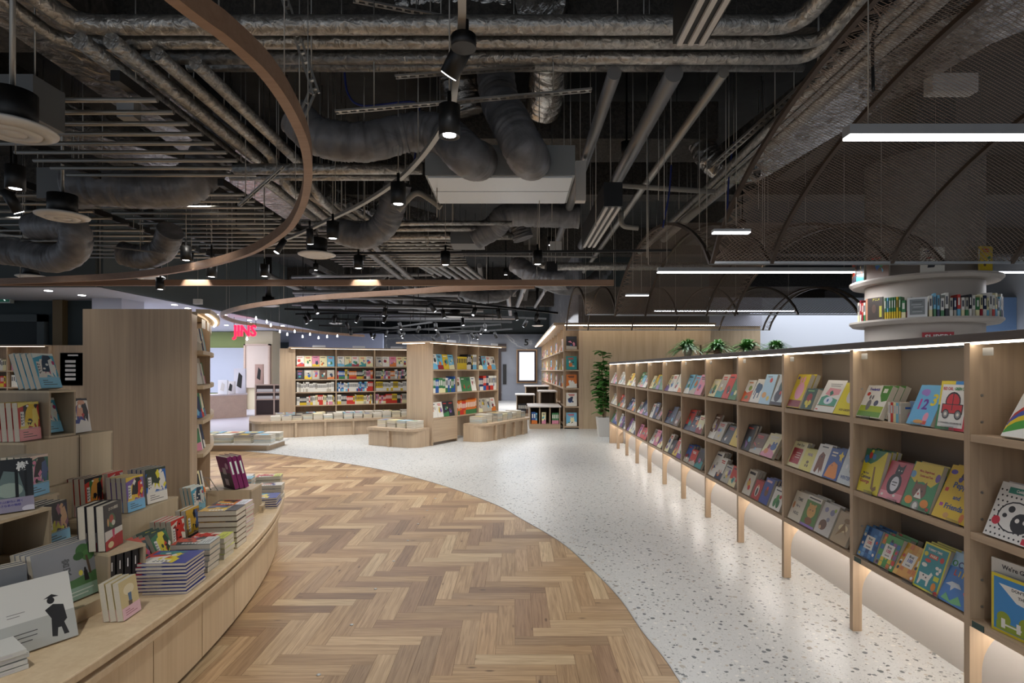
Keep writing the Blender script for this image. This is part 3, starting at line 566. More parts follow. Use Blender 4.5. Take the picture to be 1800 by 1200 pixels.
D['star'] = dsg('star', .155, .19, .025, '#2c55a0', [('p', [(.1, .05), (.2, .4), (.45, .58), (.75, .5), (.9, .1), (.8, .04)], '#e08a34'), ('p', [(.76, .62), (.7, .76), (.6, .82), (.72, .86), (.78, .96), (.84, .86), (.95, .84), (.87, .74), (.9, .6), (.8, .68)], '#e9d02e'), ('r', .15, .84, .36, .05, '#e6e2d8'), ('r', .15, .74, .3, .05, '#e6e2d8'), ('e', .4, .45, .03, .02, '#1c1c22')])
D['winter'] = dsg('winter', .13, .235, .02, '#c9d2d6', [('t', 'WINTER', .5, .16, .13, .8, '#2a4a8a'), ('e', .65, .62, .16, .2, '#2c4a5a'), ('e', .3, .7, .05, .04, '#e6e6ea'), ('e', .75, .4, .14, .1, '#4a6a6a'), ('e', .35, .45, .08, .06, '#e6e6ea')])
D['time'] = dsg('time', .16, .20, .02, '#d9d0bd', [('t', 'TIME', .5, .74, .15, '#5a5650'), ('t', 'for a', .5, .52, .12, '#5a5650'), ('t', 'HUG', .5, .26, .15, '#5a5650'), ('e', .16, .5, .08, .12, '#c98a5a')])
D['lion'] = dsg('lion', .165, .205, .022, '#5f8a4a', [('r', 0, .84, 1, .16, '#dcd8cc'), ('r', .1, .9, .8, .04, '#3a3a3a'), ('e', .5, .52, .3, .22, '#d9a860'), ('e', .4, .55, .03, .02, '#1c1c22'), ('e', .6, .55, .03, .02, '#1c1c22'), ('e', .3, .72, .06, .05, '#d9a860'), ('e', .7, .72, .06, .05, '#d9a860'), ('e', .5, .2, .26, .12, '#8a5a3a'), ('r', 0, 0, 1, .08, '#9a7ac0')])
D['hedge'] = dsg('hedge', .165, .20, .025, '#c9c4bc', [('e', .4, .3, .24, .17, '#6b4a34'), ('e', .28, .2, .08, .06, '#c9a07a'), ('e', .7, .75, .14, .1, '#7a7a9a'), ('e', .3, .78, .12, .08, '#7a7a9a'), ('e', .84, .84, .07, .06, '#9ab03a'), ('e', .6, .5, .1, .07, '#8f8f9f')])
D['gold'] = dsg('gold', .16, .19, .02, '#b09a78', [('e', .5, .5, .28, .12, '#e3d2a0'), ('p', [(.2, .2), (.5, .7), (.8, .3), (.6, .45)], '#8a6a3a'), ('e', .6, .75, .2, .08, '#8a6a3a')])
D['rain'] = dsg('rain', .22, .215, .02, '#e6e6e2', [('e', .5, .3, .5, .42, '#b5463a'), ('e', .5, .24, .5, .38, '#4a5aa8'), ('e', .5, .16, .5, .34, '#dcc23a'), ('e', .5, .08, .5, .30, '#4f9a4a'), ('p', [(0, 0), (1, 0), (1, .02), (.5, .24), (0, .06)], '#e6e6e2'), ('e', .62, .2, .12, .08, '#8a857c'), ('r', .2, .9, .5, .03, '#5a5a5a')])
ladyd = [('e', .05+.1*(i % 10)+(.05 if (i//10) % 2 else 0), .06+.1*(i//10), .02, .018, '#1c1c22') for i in range(90) if not (2 < i % 10 < 8 and 2 < i//10 < 7)]
D['lady'] = dsg('lady', .21, .225, .02, '#e6e4e0', ladyd+[('e', .5, .42, .36, .28, '#1c1c22'), ('e', .5, .42, .33, .255, '#e6e4e0'), ('e', .66, .34, .2, .18, '#1c1c22'), ('e', .58, .38, .045, .04, '#e6e4e0'), ('e', .74, .38, .045, .04, '#e6e4e0'), ('e', .4, .55, .07, .06, '#1c1c22'), ('e', .3, .42, .05, .04, '#1c1c22'), ('e', .16, .3, .09, .08, '#c9203a'), ('r', .2, .82, .8, .11, '#3f8a78'), ('t', 'Cuddly LADYBUG', .6, .875, .075, .8, '#e6e4e0'), ('r', .8, .02, .18, .1, '#c9203a')])
D['going'] = dsg('going', .25, .27, .012, '#e4e2dc', [('t', "We're Going on", .5, .9, .09, '#4a4a50'), ('r', .05, .1, .9, .7, '#4a8ac0')])
D['dont'] = dsg('dont', .2, .225, .012, '#d6c53a', [('r', .05, .05, .9, .9, '#3a86c4'), ('p', [(.15, .85), (.9, .85), (.9, .55), (.5, .6)], '#e6e4de'), ('t', "DON'T LET", .6, .8, .07, '#2a2a30'), ('t', 'THE', .6, .7, .07, '#2a2a30'), ('e', .25, .26, .14, .12, '#8a9a2e'), ('e', .7, .26, .16, .14, '#8a9a2e'), ('r', .1, .06, .8, .14, '#8aa02e'), ('r', .2, .1, .08, .16, '#e6e4de'), ('r', .5, .1, .08, .16, '#e6e4de'), ('r', .2, .15, .4, .03, '#e6e4de')])
D['elep'] = dsg('elep', .175, .20, .02, '#e2e0d8', [('e', .5, .6, .3, .2, '#3a5a7a'), ('e', .3, .7, .16, .14, '#3a5a7a'), ('r', .3, .15, .1, .35, '#3a5a7a'), ('r', .62, .2, .1, .3, '#3a5a7a'), ('r', .14, .3, .07, .3, '#3a5a7a')])
D['oran'] = dsg('oran', .155, .19, .015, '#e6e2d8', [('p', [(0, 0), (0, .5), (.4, .4), (1, .55), (1, 0)], '#d8602e'), ('e', .6, .62, .2, .12, '#8a9a3a'), ('r', .2, .85, .5, .05, '#d8772e'), ('e', .5, .2, .2, .08, '#5a7a4a')])
D['apple'] = dsg('apple', .185, .235, .02, '#a9cbe0', [('e', .58, .8, .12, .08, '#c9392c'), ('r', .2, .9, .4, .03, '#5a6a8a'), ('e', .3, .3, .2, .1, '#d8a05a'), ('e', .7, .2, .12, .08, '#d9c05a')], spine='#2c5aa0')
D['night'] = dsg('night', .17, .235, .03, '#c3ccd0', [('e', .5, .6, .2, .24, '#2c4a4a'), ('e', .45, .3, .28, .2, '#3a3a4a'), ('e', .6, .4, .08, .06, '#c9392c'), ('r', 0, 0, 1, .1, '#2a2a3a')])
D['redw'] = dsg('redw', .15, .21, .02, '#d8d0c0', [('e', .45, .45, .2, .14, '#d9b05a'), ('e', .4, .6, .08, .06, '#c9392c'), ('r', .15, .82, .7, .1, '#2a2a30'), ('e', .6, .3, .15, .1, '#c9392c')])
D['redc'] = dsg('redc', .135, .155, .02, '#b03434', [('e', .5, .45, .22, .3, '#e6e2d8'), ('e', .5, .4, .12, .22, '#2a2a30'), ('e', .5, .7, .1, .08, '#d8a07a')])
D['blub'] = dsg('blub', .14, .2, .02, '#3a4f9a', [('e', .5, .45, .2, .16, '#6b4a34'), ('e', .5, .6, .1, .08, '#c9392c'), ('r', .15, .84, .6, .08, '#d9b0b0')])
D['cater'] = dsg('cater', .16, .165, .02, '#e6e4dc', [('e', .35, .3, .14, .2, '#3e7d4c'), ('e', .5, .5, .14, .2, '#4f9a4a'), ('e', .65, .3, .14, .2, '#3e7d4c'), ('e', .72, .62, .1, .09, '#c9392c'), ('r', .15, .84, .6, .05, '#2a2a30')])
NAMES = {'fred': 'white mouse picture book titled Frederick', 'n123': 'sky blue counting book with big 123', 'car': 'white book with a big red car', 'cg': 'yellow book with balloon corner and saxophone', 'wolf': 'pink book with black wolf in apron', 'mimi': 'green and yellow book with brown cat', 'pep': 'large yellow book titled Peppa and Friends', 'f1': 'blue first 100 animals board book', 'f2': 'multicoloured first 100 words board book', 'f3': 'orange first 100 trucks board book', 'park': 'teal tummy time park book with dog', 'ocean': 'blue ocean life book', 'frog': 'yellow book with large pink shape', 'chomp': 'small thick dark green board book', 'land': 'wide white book with painted landscape', 'hush': 'yellow book titled Hush Garden', 'zoo': 'cream book with red square titled Dear Zoo', 'hug': 'pale yellow book titled HUG', 'fur': 'white book with brown shaggy animal', 'star': 'blue book with orange fox and star', 'winter': 'icy grey book titled WINTER', 'time': 'cream hand-lettered book', 'lion': 'green book with sandy lion cub', 'hedge': 'grey book with brown hedgehog', 'gold': 'glossy gold book', 'rain': 'white book with rainbow and bird', 'lady': 'black spotted white ladybug book', 'elep': 'white book with blue grey elephant', 'oran': 'white and orange book', 'apple': 'light blue book with red apple', 'night': 'pale book with dark forest animal', 'redw': 'off-white book with small gold figure', 'redc': 'small red book with white oval', 'blub': 'indigo book with brown bear', 'cater': 'white book with green caterpillar shape'}
BAYW = ['nearest bay', 'second bay', 'third bay', 'fourth bay', 'fifth bay', 'sixth bay', 'seventh bay', 'eighth bay', 'ninth bay', 'tenth bay', 'eleventh bay', 'farthest bay']
ROWW = ['top shelf', 'middle shelf', 'bottom shelf']
def rshelf(row, yc, key, cnt, lean, bayn, xoff=.012, yaw=-PI/2, name=None):
    bk = D[key] if isinstance(key, str) else key
    nm = name or NAMES.get(key, 'picture book')
    stk = ['', ' second in its stack', ' third in its stack', ' fourth in its stack', ' fifth in its stack']
    for i in range(cnt):
        M = lean_M(X0+xoff, yc, SH[row], yaw, lean, bk[5], i)
        lab = nm+('' if i == 0 and cnt == 1 else ', front of its stack' if i == 0 else ','+stk[i])
        put_book(bk, M, lab+', '+ROWW[row].split()[0]+' row, '+BAYW[bayn], 'picture book', 'picture books on the long oak shelf', 'picture_book')
def yof(px): return (X0+.012)*1000/(px-905)
L1 = .40
def mid(a, b_): return (yof(a)+yof(b_))/2
# nearest visible bay (between the dividers at 1497 and 1705)
rshelf(0, 3.05, 'fred', 3, .42, 1); rshelf(0, 2.665, 'n123', 2, .40, 1); rshelf(0, 2.475, 'car', 2, .16, 1)
for i in range(5):
    c = ['#e6e2d8', '#c9392c', '#e9dfae', '#6fb3d2', '#b9b2a4'][i]; bk = book_mesh('mini%d' % i, .11, .10, .016, c, [('r', .2, .7, .6, .1, '#2c5aa0'), ('e', .5, .35, .2, .2, '#d98aa2')])
    M = Matrix.Translation((X0+.09, 2.90-i*.02, SH[0]+.001)) @ Matrix.Rotation(.12, 4, 'Z')
    put_book(bk, M, 'small square %s storybook, %s from the mouse book, top row' % (CN[c], ORD[i]), 'picture book', 'picture books on the long oak shelf', 'picture_book')
bk = book_mesh('peterset', .11, .11, .05, '#7a9ac4', [('r', .2, .1, .6, .75, '#d6cdb2'), ('r', .3, .7, .4, .06, '#4a5a7a'), ('e', .5, .35, .1, .14, '#5a7aa0')]); put_book(bk, Matrix.Translation((X0+.09, 2.79-.02, SH[0]+.001)) @ Matrix.Rotation(-1.5, 4, 'Z'), 'small slipcased storybook set with blue box, top row', 'picture book', 'picture books on the long oak shelf', 'picture_book')
rshelf(1, 3.055, 'cg', 3, .26, 1); rshelf(1, 2.875, 'wolf', 2, .38, 1); rshelf(1, 2.69, 'mimi', 2, .34, 1); rshelf(1, 2.485, 'pep', 2, .42, 1)
rshelf(2, 3.07, 'f1', 3, .34, 1); rshelf(2, 2.92, 'f2', 3, .38, 1); rshelf(2, 2.775, 'f3', 1, .5, 1); rshelf(2, 2.625, 'park', 3, .32, 1); rshelf(2, 2.461, 'ocean', 2, .40, 1)
rshelf(0, 2.1, 'rain', 2, .5, 0); rshelf(1, 2.19, 'lady', 2, .38, 0)
for i, (k, x) in enumerate((('going', 0.07), ('dont', 0.03))):
    put_book(D[k], Matrix.Translation((X0+x, 2.18-.02*i, SH[2]+.001)) @ Matrix.Rotation(-PI/2+.12, 4, 'Z'), ['tall white upright book with a blue picture, bottom row, nearest bay', 'upright blue book with yellow rim, bottom row, nearest bay'][i], 'picture book', 'picture books on the long oak shelf', 'picture_book')
NAMES['sp'] = ''
# second full bay
rshelf(0, 3.87, 'frog', 2, .38, 2); rshelf(0, 3.68, 'chomp', 3, .36, 2, xoff=.004); rshelf(0, 3.49, 'land', 1, .46, 2); rshelf(0, 3.285, 'hush', 1, .44, 2)
rshelf(1, 3.875, 'zoo', 2, .4, 2); rshelf(1, 3.715, 'hug', 2, .4, 2); rshelf(1, 3.57, 'fur', 2, .36, 2); rshelf(1, 3.422, 'star', 3, .36, 2); rshelf(1, 3.275, 'winter', 1, .36, 2)
rshelf(2, 3.86, 'time', 3, .36, 2); rshelf(2, 3.69, 'lion', 3, .34, 2); rshelf(2, 3.515, 'hedge', 2, .4, 2); rshelf(2, 3.335, 'gold', 2, .4, 2)
rshelf(0, 4.68, 'oran', 1, .4, 3); rshelf(0, 4.505, 'elep', 1, .42, 3); rshelf(0, 4.32, 'apple', 2, .3, 3); rshelf(0, 4.13, 'night', 2, .36, 3)
rshelf(2, 4.66, 'redw', 3, .36, 3); rshelf(2, 4.49, 'redc', 2, .36, 3); rshelf(2, 4.34, 'blub', 3, .36, 3); rshelf(2, 4.15, 'cater', 2, .36, 3)
# the other bays
rb = random.Random(21)
def gen_book(i, w, h, t, base):
    key = 'gen%d' % i
    bk = book_mesh(key, w, h, t, base, rand_art(rb, base, rb.choice([2, 3, 4])), spine=base); D[key] = bk; return key
gi = 0
rowpal = [['#e6e2d8', '#d9b92e', '#6fb3d2', '#d98aa2', '#e9dfae', '#c9392c', '#3e7d4c', '#b9b2a4', '#e6e2d8'], ['#e6e2d8', '#6b4a34', '#1f2c4f', '#b9b2a4', '#c9392c', '#e9dfae', '#2a2a30', '#d9b92e'], ['#3e7d4c', '#1f2c4f', '#e6e2d8', '#c9392c', '#7d5a9a', '#2a2a30', '#b9b2a4', '#2c5aa0', '#d98aa2']]
for n in range(0, 11):
    bay = n+1
    if n < 2: continue
    for row in range(3):
        if n == 2 and row != 1: continue
        y = ZN[n+2]+.81-.03; k = 0
        while True:
            w_ = rb.uniform(.15, .21)
            if y-w_ < ZN[n+2]+.02: break
            base = rb.choice(rowpal[row]); h_ = rb.uniform(.16, .25) if row else rb.uniform(.17, .24); t_ = rb.choice([.015, .02, .025])
            key = gen_book(gi, w_, h_, t_, base); gi += 1
            rshelf(row, y-w_/2, key, 1 if n > 7 else rb.choice([1, 2, 2, 3]) if n < 6 else rb.choice([1, 2]), rb.uniform(.34, .5), bay, name='%s picture book, %s from far divider' % (CN[base], ORD[k]))
            y -= w_+.008; k += 1
# clear stands that hold the leaning stacks in the nearest bays
for (row, y, b_) in [(0, 3.05, 1), (0, 2.665, 1), (0, 2.475, 1), (1, 3.03, 1), (1, 2.84, 1), (1, 2.64, 1), (1, 2.445, 1), (2, 3.06, 1), (2, 2.895, 1), (2, 2.725, 1), (2, 2.56, 1)]:
    s_ = MB(); s_.box(X0+.003, X0+.005, y-.035, y+.035, SH[row], SH[row]+.022, CLEAR)
    s_.build('book_stand', label='clear acrylic lip in front of the %s book, %s row' % ({3.05: 'mouse', 2.665: 'counting', 2.475: 'red car', 3.03: 'yellow balloon', 2.84: 'wolf', 2.64: 'brown cat', 2.445: 'large yellow', 3.06: 'blue animals', 2.895: 'multicoloured words', 2.725: 'orange trucks', 2.56: 'teal park'}[y], ROWW[row].split()[0]), cat='book stand')
# ============================================================= LEFT DISPLAY COUNTER
CC = (-8.48, 2.3); CR = 7.0; ZC = .42
def cpt(r_, a): return (CC[0]+r_*math.cos(a), CC[1]+r_*math.sin(a))
ct = thing('display_counter', 'low curved oak display counter beside the parquet', 'counter', (-2.2, 2.6, 0))
A0, A1 = -.22, .43; NA = 48
def ring_seg(mb, r0, r1, a0, a1, z0, z1, mat, n=24):
    rings = []
    for i in range(n+1):
        a = a0+(a1-a0)*i/n; r1_ = r1; s_ = (A1-a)*CR
        if r0 < 5.6 or r1-r0 < .06:
            if r1 > 6.6 and s_ < .4: r1_ = r1-(.4-math.sqrt(max(0, .16-(.4-s_)**2)))
        p, q = cpt(r0-(r1-r1_ if r1-r0 < .1 else 0), a), cpt(r1_, a)
        rings.append([(p[0], p[1], z0), (q[0], q[1], z0), (q[0], q[1], z1), (p[0], p[1], z1)])
    mb.grid(rings, mat, smooth=False); return mb
ring_seg(MB(), 5.45, CR, A0, A1, ZC-.035, ZC, OAKL, NA).build('counter_top', ct, bevel=.006)
ring_seg(MB(), CR-.05, CR-.004, A0, A1, ZC-.085, ZC-.055, OAKL, NA).build('edge_rail', ct, bevel=.004)
ring_seg(MB(), 5.5, CR-.09, A0, A1, .0, .04, DBROWN, NA).build('plinth', ct)
n_p = 11
for i in range(n_p):
    a0 = A0+(A1-A0)*i/n_p; a1 = A0+(A1-A0)*(i+1)/n_p
    ring_seg(MB(), CR-.075, CR-.052, a0+.0004, a1-.0004, .025, ZC-.036, OAKL, 8).build('front_panel', ct)
ring_seg(MB(), 5.5, CR-.08, A0, A1, .04, ZC-.036, OAKL, NA).build('carcass', ct)
# rounded far end
# ---- curved tall bookcase standing on the counter
bc = thing('curved_bookcase', 'tall curved oak bookcase with plain end panel on the display counter', 'bookcase', (-2.6, 4.3, ZC))
r0b, rf, ab = 5.62, 6.40, .283
zb, ztp = ZC+.001, 1.90
def seg(r0, r1, a0, a1, z0, z1, mat, name, n=16): return ring_seg(MB(), r0, r1, a0, a1, z0, z1, mat, n).build(name, bc)
M_ = MB(); p, q = cpt(r0b, ab), cpt(rf, ab); 
# flat end panel facing the aisle
pa = Vector((-3.19, 4.2)); pb = Vector((-2.40, 4.2))
M_.box(pa.x, pb.x, 4.2, 4.228, zb, ztp, OAKZ); M_.build('end_panel', bc)
a_s, a_e = .3300, .56
q1, q2 = cpt(rf-.02, a_s+.004), cpt(rf-.33, a_s+.004)
M_ = MB(); M_.prism([(-2.402, 4.229), (q1[0], q1[1]), (q2[0], q2[1]), (-2.75, 4.229)], zb, ztp-.031, OAKZ); M_.build('return_panel', bc)
LV = [.80, 1.06, 1.33, 1.60]
seg(rf-.36, rf-.02, a_s+.005, a_e, ztp-.03, ztp, OAKL, 'top_board', 30); seg(rf-.03, rf+.07, a_s+.005, a_e, ztp-.012, ztp+.02, OAKL, 'canopy', 30)
seg(rf+.03, rf+.045, a_s+.01, a_e, ztp-.02, ztp-.0125, LEDW, 'light_strip', 30)
seg(rf-.36, rf-.33, a_s+.005, a_e, zb, ztp-.031, OAKZ, 'back_panel', 30)
for z in LV: seg(rf-.329, rf+.02, a_s+.006, a_e, z-.03, z, OAKL, 'shelf_board', 30)
for a in (.44, .55): ring_seg(MB(), rf-.328, rf-.002, a-.002, a+.002, zb, ztp-.031, OAKZ, 1).build('divider', bc)
rc = random.Random(9); kk = 0
for li, z in enumerate([ZC+.002]+LV):
    if li == 0: pass
    for (a0, a1) in ((.352, .424), (.449, .533)):
        a = a0+.004; j = 0
        while a < a1-.03:
            h_ = rc.uniform(.17, .215); t_ = rc.uniform(.014, .03); base = rc.choice(['#e6e2d8', '#b9b2a4', '#2a2a30', '#e6e2d8', '#6fb3d2', '#1f2c4f', '#e9dfae', '#3e7d4c', '#e6e2d8'])
            key = 'cv%d' % (kk % 24); bk = book_mesh(key, .14, h_, t_, base, rand_art(rc, base, 2), right=True, single=True); h_, t_ = bk[4], bk[5]
            p = cpt(rf-.05, a); M = lean_M(p[0], p[1], z+.001, PI/2+a-.55, .22, t_)
            if z+h_ < ztp: put_book(bk, M, '%s book on the curved bookcase, %s shelf from top, %s along' % (CN.get(base, 'pale'), ORD[4-li], ordn(j+(8 if a0 > .4 else 0))), 'book', 'books on the curved bookcase', 'shelf_book')
            a += (t_+.035+rc.choice([0, 0, .03]))/rf; kk += 1; j += 1
g = MB(); p = cpt(rf+.021, .33)
for k_, a in enumerate((.345, .39, .45, .50)):
    g = MB(); ring_seg(g, rf-.0005+.0, rf+.001, a, a+.028, ztp-.12, ztp-.05, flat('sign_card', '#d9d6d0', .5) if k_ == 0 else bpy.data.materials['sign_card'], 4); g.build('shelf_sign', bc)

# ---- plywood display crates (open box) : x0 = near left corner of the open face
def crate(px, py, zb_, yaw, w, d, h, label, openf=True, matf=PLY, mats=PLY_SHADED):
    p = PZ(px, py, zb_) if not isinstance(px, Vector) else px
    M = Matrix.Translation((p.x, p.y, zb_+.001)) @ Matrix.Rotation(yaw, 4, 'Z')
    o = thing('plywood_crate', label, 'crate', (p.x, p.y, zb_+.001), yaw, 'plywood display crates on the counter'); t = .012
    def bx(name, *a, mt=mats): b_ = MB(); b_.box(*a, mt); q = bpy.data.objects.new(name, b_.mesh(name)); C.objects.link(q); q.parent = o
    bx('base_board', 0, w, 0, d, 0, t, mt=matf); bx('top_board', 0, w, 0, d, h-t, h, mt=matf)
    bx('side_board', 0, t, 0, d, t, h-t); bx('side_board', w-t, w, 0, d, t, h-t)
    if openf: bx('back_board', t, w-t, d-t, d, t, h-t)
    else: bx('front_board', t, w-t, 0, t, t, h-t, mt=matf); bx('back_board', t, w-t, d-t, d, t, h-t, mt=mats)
    return p
YW = .75     # usual heading of the crates
def stack(key, px, py, z, yaw, lean, cnt, label, group=None, who='paperback'):
    bk = B2[key]; p = PZ(px, py, z) if not isinstance(px, Vector) else px
    # px,py: foot of the front cover's right-hand corner nearest the aisle -> centre it
    cx = p.x-math.cos(yaw)*bk[3]/2*0; cy = p.y-math.sin(yaw)*bk[3]/2*0
    for i in range(cnt):
        put_book(bk, lean_M(cx, cy, z+.001, yaw, lean, bk[5], i), label+(', front copy' if i == 0 and cnt > 1 else ', %s copy back' % ORD[i] if cnt > 1 else ''), 'paperback', group or 'books on the display counter', 'paperback_book')
def pile(key, px, py, z, yaw, cnt, label, jit=.004):
    bk = B2[key]; p = PZ(px, py, z) if not isinstance(px, Vector) else px
    for i in range(cnt):
        jx, jy = rc.uniform(-jit, jit), rc.uniform(-jit, jit)
        put_book(bk, flat_M(p.x+jx, p.y+jy, z+.001+i*(bk[5]+.0037), yaw+rc.uniform(-.03, .03), bk[5]), label+(', topmost copy' if i == cnt-1 else ', %s copy up' % ORD[i]), 'paperback', 'books piled on the display counter', 'paperback_book')
B2 = {}
def J(key, w, h, t, base, art, **k): k.setdefault('right', True); B2[key] = book_mesh('J'+key, w, h, t, base, art, **k)
J('blackfl', .135, .20, .034, '#26242a', [('r', 0, .2, 1, .22, '#d9d6d0'), ('p', [(0, 0), (1, 0), (1, .3), (.4, .26), (0, .2)], '#a8222c'), ('e', .42, .62, .2, .16, '#4a6a4a'), ('e', .4, .66, .12, .09, '#b04a3a'), ('e', .5, .56, .1, .06, '#c9c9c0'), ('e', .2, .6, .05, .09, '#c9a070'), ('p', [(.4, .42), (.55, .42), (.52, .22), (.44, .22)], '#c9406a'), ('t', 'ささの模型', .52, .88, .075, '#cfc9bd'), ('e', .3, .1, .16, .07, '#e0cfa0')], spine='#26242a', hard=True)
J('tree', .265, .235, .022, '#8e9298', [('r', 0, 0, 1, .22, '#8fae9c'), ('p', [(.1, .22), (1, .22), (1, .42), (.6, .36), (.1, .34)], '#4f7a4c'), ('e', .8, .82, .12, .12, '#3f6b3c'), ('e', .88, .72, .11, .1, '#4c7a44'), ('e', .72, .74, .09, .07, '#355c34'), ('e', .95, .86, .08, .1, '#4c7a44'), ('p', [(.83, .72), (.87, .72), (.9, .38), (.86, .38)], '#5a4a3c'), ('e', .8, .48, .02, .04, '#1c1c22'), ('p', [(.77, .46), (.83, .46), (.85, .28), (.77, .28)], '#1c1c22'), ('e', .72, .44, .035, .05, '#d9cf5a'), ('t', '宮', .5, .68, .15, '#54585c'), ('t', '沢', .5, .52, .15, '#54585c'), ('r', .1, .13, .8, .02, '#cfdcd2'), ('r', .2, .07, .6, .02, '#cfdcd2')], spine='#30407a')
J('trees', .27, .285, .022, '#6d7176', [('p', [(0, 0), (0, .8), (.35, .9), (.6, .7), (.9, .6), (1, .3), (1, 0)], '#2f4a3a'), ('e', .3, .7, .25, .14, '#27402f')], spine='#2c3a72')
J('white', .265, .25, .015, '#c9cac6', [('r', 0, 0, 1, .42, '#a8aaa6'), ('p', [(.7, .1), (.72, .36), (.66, .5), (.76, .56), (.88, .52), (.9, .3), (.86, .26), (.9, .08), (.84, .08), (.82, .2), (.78, .2), (.76, .08)], '#17181b'), ('e', .74, .62, .045, .05, '#17181b'), ('p', [(.66, .66), (.84, .66), (.76, .71)], '#17181b'), ('r', .1, .62, .02, .2, '#3a3a3a'), ('r', .24, .56, .2, .008, '#6a6a6a'), ('r', .24, .52, .14, .008, '#6a6a6a'), ('r', .15, .26, .4, .012, '#3f3f3f'), ('r', .2, .2, .34, .012, '#3f3f3f'), ('r', .24, .14, .24, .012, '#3f3f3f')], spine='#c9cac6')
J('root', .155, .21, .02, '#252b30', [('p', [(.15, .25), (.85, .25), (.7, .75), (.4, .8)], '#5c6f70'), ('e', .5, .42, .28, .14, '#8a9c94'), ('r', .2, .25, .06, .6, '#141a1e'), ('r', .62, .25, .07, .55, '#141a1e'), ('r', .82, .25, .05, .6, '#141a1e'), ('r', 0, 0, 1, .27, '#8f8ba0'), ('e', .9, .04, .16, .06, '#c9c8d6'), ('e', .1, .03, .12, .05, '#c9c8d6'), ('t', '根', .2, .84, .19, '#cdd2d2'), ('t', '樹', .78, .85, .19, '#cdd2d2'), ('t', 'これは銀色に輝く', .5, .2, .052, '#54508a'), ('t', '小さな系の物語', .48, .13, .052, '#54508a')], spine='#252b30')
J('blackset', .13, .20, .028, '#17161a', [('r', .3, .4, .35, .35, '#3a3a40')], spine='#17161a', band=(.42, '#b3242c', '#e0d9d0'))
J('cream', .115, .155, .024, '#c9b98a', [('e', .5, .72, .3, .14, '#ddd3b4'), ('p', [(.42, .62), (.62, .62), (.6, .4), (.44, .42)], '#4f6a8a'), ('p', [(.4, .42), (.62, .4), (.6, .3), (.4, .3)], '#5a4a3c')], spine='#e0dccf', band=(.3, '#dcb6c0', '#9a5a6a'))
PAT = {'bluejp': ('#1f5fae', ['#e6e2d8', '#d9cf3a', '#2c3a2c', '#e6e2d8'], '#e6e2d8'), 'purp': ('#7a62a8', ['#e3c24a', '#e08a2e', '#1c1c22', '#c9392c'], '#7cb9de'), 'redyel': ('#b5352e', ['#e0cf6a', '#1c1c22', '#d9b92e', '#e0cf6a'], '#e39a9a'), 'greenpink': ('#2f6a5c', ['#d986a8', '#e6cfc0', '#1c1c22', '#3f5a8a'], '#86bfe0'), 'blkyel': ('#20223a', ['#c9c43a', '#8a5a6a', '#1c1c22', '#c9a07a'], '#8ac4e0'), 'grnbrown': ('#5f8a4f', ['#a8785c', '#d8a07a', '#8a4f3c'], '#d6cf70'), 'redkid': ('#c83a2c', ['#e08a2e', '#3f7a3c', '#e0a04a', '#1c1c22'], '#d9dce4'), 'greenyel': ('#2e6e46', ['#d9d84a', '#c9392c', '#e0cf3a', '#1f3c2a'], '#c9d9e6'), 'darkgreen': ('#243c3c', ['#d9d2c4', '#b0407a', '#c9503a', '#1c1c22'], '#c9d0cf'), 'redwhite': ('#d8d2c4', ['#c23a34', '#1c1c22', '#c23a34', '#8a2a2a'], '#cdd46a'), 'browny': ('#8a6a4a', ['#d9b92e', '#1c1c22', '#c9a03a', '#3f5a8a'], '#24262c'), 'bluekid': ('#3c4a9a', ['#e0cf3a', '#c9392c', '#e6e2d8', '#2f8a8a'], None), 'cyan': ('#4aa6c4', ['#e6e2d8', '#b03a6a', '#1f3a4f', '#dfe6e0'], '#8ac6de'), 'whitered': ('#dedad4', ['#2c3f8a', '#b0323c', '#d8a48a', '#1c1c22'], None)}
def japan(key, w, h, t, cap=0):
    base, cs, band = PAT[key]; q = random.Random(len(key)*13+ord(key[0])); art = []
    for i, c in enumerate(cs):
        cx, cz = .42+.12*i*(1 if q.random() < .7 else -.5), .50+.1*(i % 3)
        art.append(('p', [(cx-.38, cz-.22), (cx-.3, cz+.05), (cx-.12, cz+.2+.15*q.random()), (cx+.02, cz+.34), (cx+.16, cz+.2), (cx+.2+.1*q.random(), cz), (cx+.34, cz-.18), (cx+.06, cz-.12), (cx-.06, cz-.24)] if i % 2 == 0 else [(cx-.1, cz+.3), (cx+.1, cz+.36), (cx+.18, cz+.1), (cx+.1, cz-.22), (cx-.02, cz-.05), (cx-.14, cz-.2)], c))
    for i in range(5):
        cx, cz = .3+.6*q.random(), .36+.55*q.random(); c = q.choice(cs+['#e6e2d8', '#1c1c22'])
        art.append(('e', cx, cz, .05+.05*q.random(), .02+.05*q.random(), c) if q.random() < .5 else ('p', [(cx, cz), (cx+.12, cz+.1), (cx+.2, cz+.03), (cx+.08, cz-.08)], c))
    art.append(('p', [(0, .86), (0, 1), (1, 1), (1, .93), (.5, .95)], q.choice(cs)))
    art.append(('r', .1, .38, .17, .38, '#e4e2dc'))
    for i in range(4): art += [('r', .12, .42+.08*i, .05, .05, '#3a4a4a'), ('r', .2, .45+.07*i, .035, .035, '#3a4a4a')]
    if band: art.append(('r', 0, .31, 1, .012, '#d9d9d9'))
    J(key+('_p' if cap else ''), w, h, t, base, art, band=(.30, band, '#4a4a4a') if band else None)
for k_ in PAT: japan(k_, *{'bluekid': (.19, .225, .0125), 'redkid': (.135, .2, .026), 'browny': (.145, .21, .028), 'bluejp': (.15, .20, .026)}.get(k_, (.13, .19, .026)))
